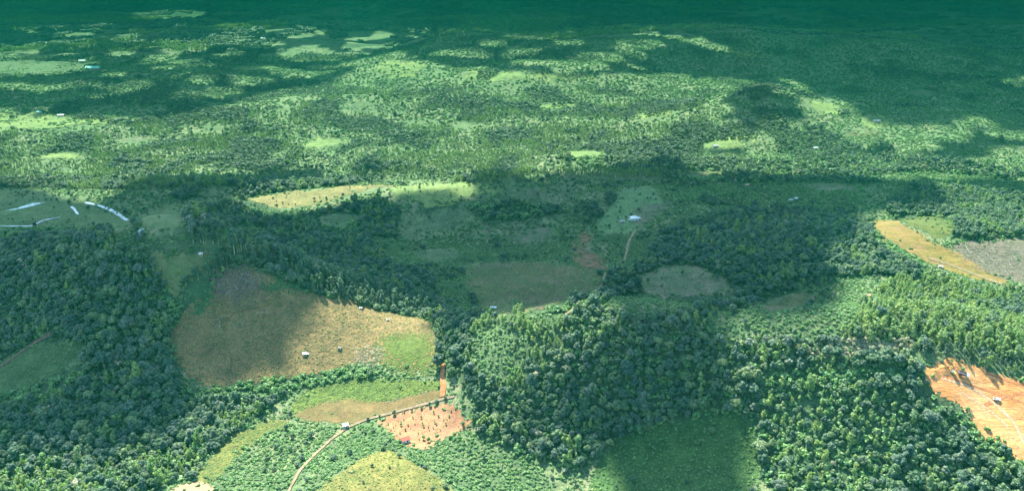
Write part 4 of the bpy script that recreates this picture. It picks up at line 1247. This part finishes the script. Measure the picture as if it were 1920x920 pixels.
mound(1752, 700, 6, 2.4, 2, 'orange spoil heap at the left tip of the clearing')
mound(1790, 686, 8, 1.8, 3, 'orange spoil bank along the wood behind the excavator')

# ------------------------------------------------------------------ clouds overhead, out of the picture: they cast the big shadows
LIT = [Poly(p) for p in [
  [(-200,212),(120,212),(260,218),(420,205),(560,160),(690,114),(800,116),(880,132),(1000,136),(1300,140),(1335,175),(1340,230),(1320,258),(1440,262),(1430,276),(1330,290),(1230,300),(1140,312),(1030,330),(900,322),(800,335),(920,345),(860,352),(780,356),(730,362),(640,375),(560,396),(452,390),(444,372),(560,352),(690,342),(740,325),(690,300),(560,275),(440,275),(340,300),(250,345),(190,372),(150,376),(60,345),(-200,335)],
  [(1500,180),(1550,185),(1600,208),(1545,218),(1505,204)],
  [(1660,232),(1750,228),(1770,238),(1700,258),(1640,262)],
  [(1880,158),(2050,160),(2050,175),(1890,172)],
  [(1260,306),(1480,292),(1640,292),(1790,306),(2000,330),(2000,345),(1700,328),(1500,318),(1330,330)],
  [(-100,100),(160,104),(180,126),(60,146),(-100,140)],
  [(1660,300),(1720,300),(1730,325),(1660,330)],
  [(1730,345),(1830,358),(2050,395),(2050,560),(2050,700),(2050,960),(1800,960),(1420,960),(1400,860),(1420,760),(1430,690),(1480,645),(1530,630),(1570,600),(1600,560),(1580,520),(1580,470),(1640,455),(1620,410),(1700,395),(1780,405),(1800,380)],
  [(885,610),(960,588),(1100,578),(1220,600),(1340,625),(1480,645),(1460,668),(1330,668),(1190,645),(1140,655),(1075,690),(1035,735),(985,755),(880,775),(858,740),(860,680)],
  [(-200,980),(-200,868),(60,872),(160,892),(300,858),(370,836),(395,770),(460,735),(520,728),(600,712),(700,700),(830,700),(860,690),(880,775),(900,815),(985,850),(1040,870),(1130,905),(1130,980)],
  [(520,718),(545,685),(580,664),(598,630),(604,590),(622,572),(650,578),(664,602),(668,628),(700,645),(760,630),(825,645),(832,700),(700,706),(600,712)],
  [(645,566),(690,572),(812,596),(825,612),(760,606),(700,592),(655,582)],
]]
# parts of the cloud deck holed by noise to shape dappled half light
HALF = [(Poly(p), t) for p, t in [
  ([(650,585),(740,590),(825,600),(835,655),(740,640),(680,635)], .44),
  ([(1280,120),(1480,150),(1500,200),(1620,225),(2000,240),(2000,345),(1480,330),(1250,320),(1300,250)], .53),
  ([(300,262),(560,255),(720,285),(740,345),(560,355),(300,360)], .47),
  ([(-200,60),(400,50),(1000,60),(1400,70),(1420,120),(1100,130),(700,105),(500,165),(300,205),(-200,205)], .39),
]]
def build_clouds():
    HC = 1700.0
    cs_list = []
    def grid(x0, x1, y0, y1, cell, thick, hole=None):
        xs = np.arange(x0, x1 + cell, cell); ys = np.arange(y0, y1 + cell, cell)
        X0, Y0 = np.meshgrid(xs, ys, indexing='ij')
        X, Y = X0, Y0                       # ground point that this piece of cloud shades
        for _ in range(3):
            zz = Z(X, Y) - 15; X = X0 - SUN[0] / SUN[2] * -zz; Y = Y0 - SUN[1] / SUN[2] * -zz
        fw = np.clip((np.hypot(X, Y) - 1300) / 2000, 0, 1) * 420; wx = (fbm(X, Y, 60, 4, 301) - .5) * 24 + (fbm(X, Y, 260, 4, 311) - .5) * fw; wy = (fbm(X, Y, 60, 4, 302) - .5) * 24 + (fbm(X, Y, 260, 4, 312) - .5) * fw * 1.4
        f = np.ones(X.shape)
        lit = inside_any(LIT, (X + wx).ravel(), (Y + wy).ravel()).reshape(X.shape)
        d = np.hypot(X, Y)
        out = (d > 3300) & (fbm(X, Y * .6, 1100, 4, 303) < .22)
        out |= (Y < 300) & (fbm(X, Y, 700, 3, 304) < .55)
        out |= (np.abs(X) > np.maximum(Y, 400) * .72) & (fbm(X, Y, 700, 3, 305) < .5)
        out |= (d > 1500) & (fbm(X, Y * .7, 420, 4, 321) < np.where(d > 2600, 0, .28))
        hn = fbm(X * .8 + Y * .6, Y * .8 - X * .6, 95, 4, 331)
        for hp, th in HALF:
            lit |= hp.inside((X + wx).ravel(), (Y + wy).ravel()).reshape(X.shape) & (hn < th)
        f[lit | out] = 0
        b = f.copy()
        for _ in range(2):
            b[1:-1, 1:-1] = (b[:-2, 1:-1] + b[2:, 1:-1] + b[1:-1, :-2] + b[1:-1, 2:] + b[1:-1, 1:-1] * 2) / 6
        puff = fbm(X, Y, cell * 8, 4, 306)
        up = np.clip(b - .5, 0, .5) * 2 * thick * (.5 + puff); dn = np.clip(b - .5, 0, .5) * 2 * thick * .25 * (.5 + puff)
        k = (HC - 15) / SUN[2]
        CX = X0 + SUN[0] * k; CY = Y0 + SUN[1] * k
        nc = len(ys)
        cellf = b > .5
        qf = cellf[:-1, :-1] & cellf[1:, :-1] & cellf[1:, 1:] & cellf[:-1, 1:]
        I, J = np.nonzero(qf); i = I * nc + J
        f0 = np.stack([i, i + nc, i + nc + 1, i + 1], -1)
        n = X.size
        top = np.stack([CX + SUN[0] / SUN[2] * (12 + up), CY + SUN[1] / SUN[2] * (12 + up), HC + 12 + up], -1).reshape(-1, 3); bot = np.stack([CX - SUN[0] / SUN[2] * (12 + dn), CY - SUN[1] / SUN[2] * (12 + dn), HC - 12 - dn], -1).reshape(-1, 3)
        side = []
        q = np.zeros((qf.shape[0] + 2, qf.shape[1] + 2), bool); q[1:-1, 1:-1] = qf
        for (di, dj, e0, e1) in ((-1, 0, 0, 1), (1, 0, nc, nc + 1), (0, -1, 0, nc), (0, 1, 1, nc + 1)):
            edge = qf & ~q[1 + di:q.shape[0] - 1 + di, 1 + dj:q.shape[1] - 1 + dj]
            I, J = np.nonzero(edge); i = I * nc + J
            side.append(np.stack([i + e0, i + e1, i + e1 + n, i + e0 + n], -1))
        F = np.concatenate([f0, f0[:, ::-1] + n] + side)
        V = np.concatenate([top, bot]); used, inv = np.unique(F, return_inverse=True)
        cs_list.append((V[used], inv.reshape(F.shape)))
    grid(-1560, 1560, 240, 2640, 12, 110)
    grid(-3720, 3720, 2640, 6000, 24, 140)
    grid(-9600, 9600, -2400, 240, 60, 240)
    grid(-9600, 9600, 6000, 12000, 60, 240)
    grid(-9600, -1560, 240, 2640, 60, 240)
    grid(1560, 9600, 240, 2640, 60, 240)
    grid(-9600, -3720, 2640, 6000, 60, 240)
    grid(3720, 9600, 2640, 6000, 60, 240)
    m, nt, N, L = nodes_of('blue_tinted_cloud')
    d = N.new("ShaderNodeBsdfDiffuse"); d.inputs[0].default_value = (.66, .76, .95, 1)  # blue tint put in to cool the light on shaded ground
    t = N.new("ShaderNodeBsdfTransparent"); t.inputs[0].default_value = (.86, .93, 1, 1)
    mx = N.new("ShaderNodeMixShader"); mx.inputs[0].default_value = .78
    L.new(t.outputs[0], mx.inputs[1]); L.new(d.outputs[0], mx.inputs[2])
    o = N.new("ShaderNodeOutputMaterial"); L.new(mx.outputs[0], o.inputs[0])
    for V, F in cs_list:
        c = new_obj('clouds', V, F, m, smooth=True); tag(c, 'unseen clouds above the valley, shaped and tinted blue for its shadows', kind='stuff')
build_clouds()

# ------------------------------------------------------------------ even green haze volume, added to stand in for a flat green overlay
def haze():
    zmin, zmax = -90.0, 400.0
    m, nt, N, L = nodes_of('green_overlay_haze')
    v = N.new("ShaderNodeVolumePrincipled")
    v.inputs["Color"].default_value = HAZE_COLOR
    v.inputs["Density"].default_value = HAZE_DENSITY
    v.inputs["Absorption Color"].default_value = (0.0, 0.11, 0.05, 1)
    v.inputs["Anisotropy"].default_value = 0.0
    o = N.new("ShaderNodeOutputMaterial"); L.new(v.outputs[0], o.inputs["Volume"])
    b = MB(); b.box((0, 7800, (zmin + zmax) / 2), (40000, 18000, zmax - zmin))
    h = b.build('haze', m); tag(h, 'even green haze added in place of a green overlay', kind='stuff')
haze()
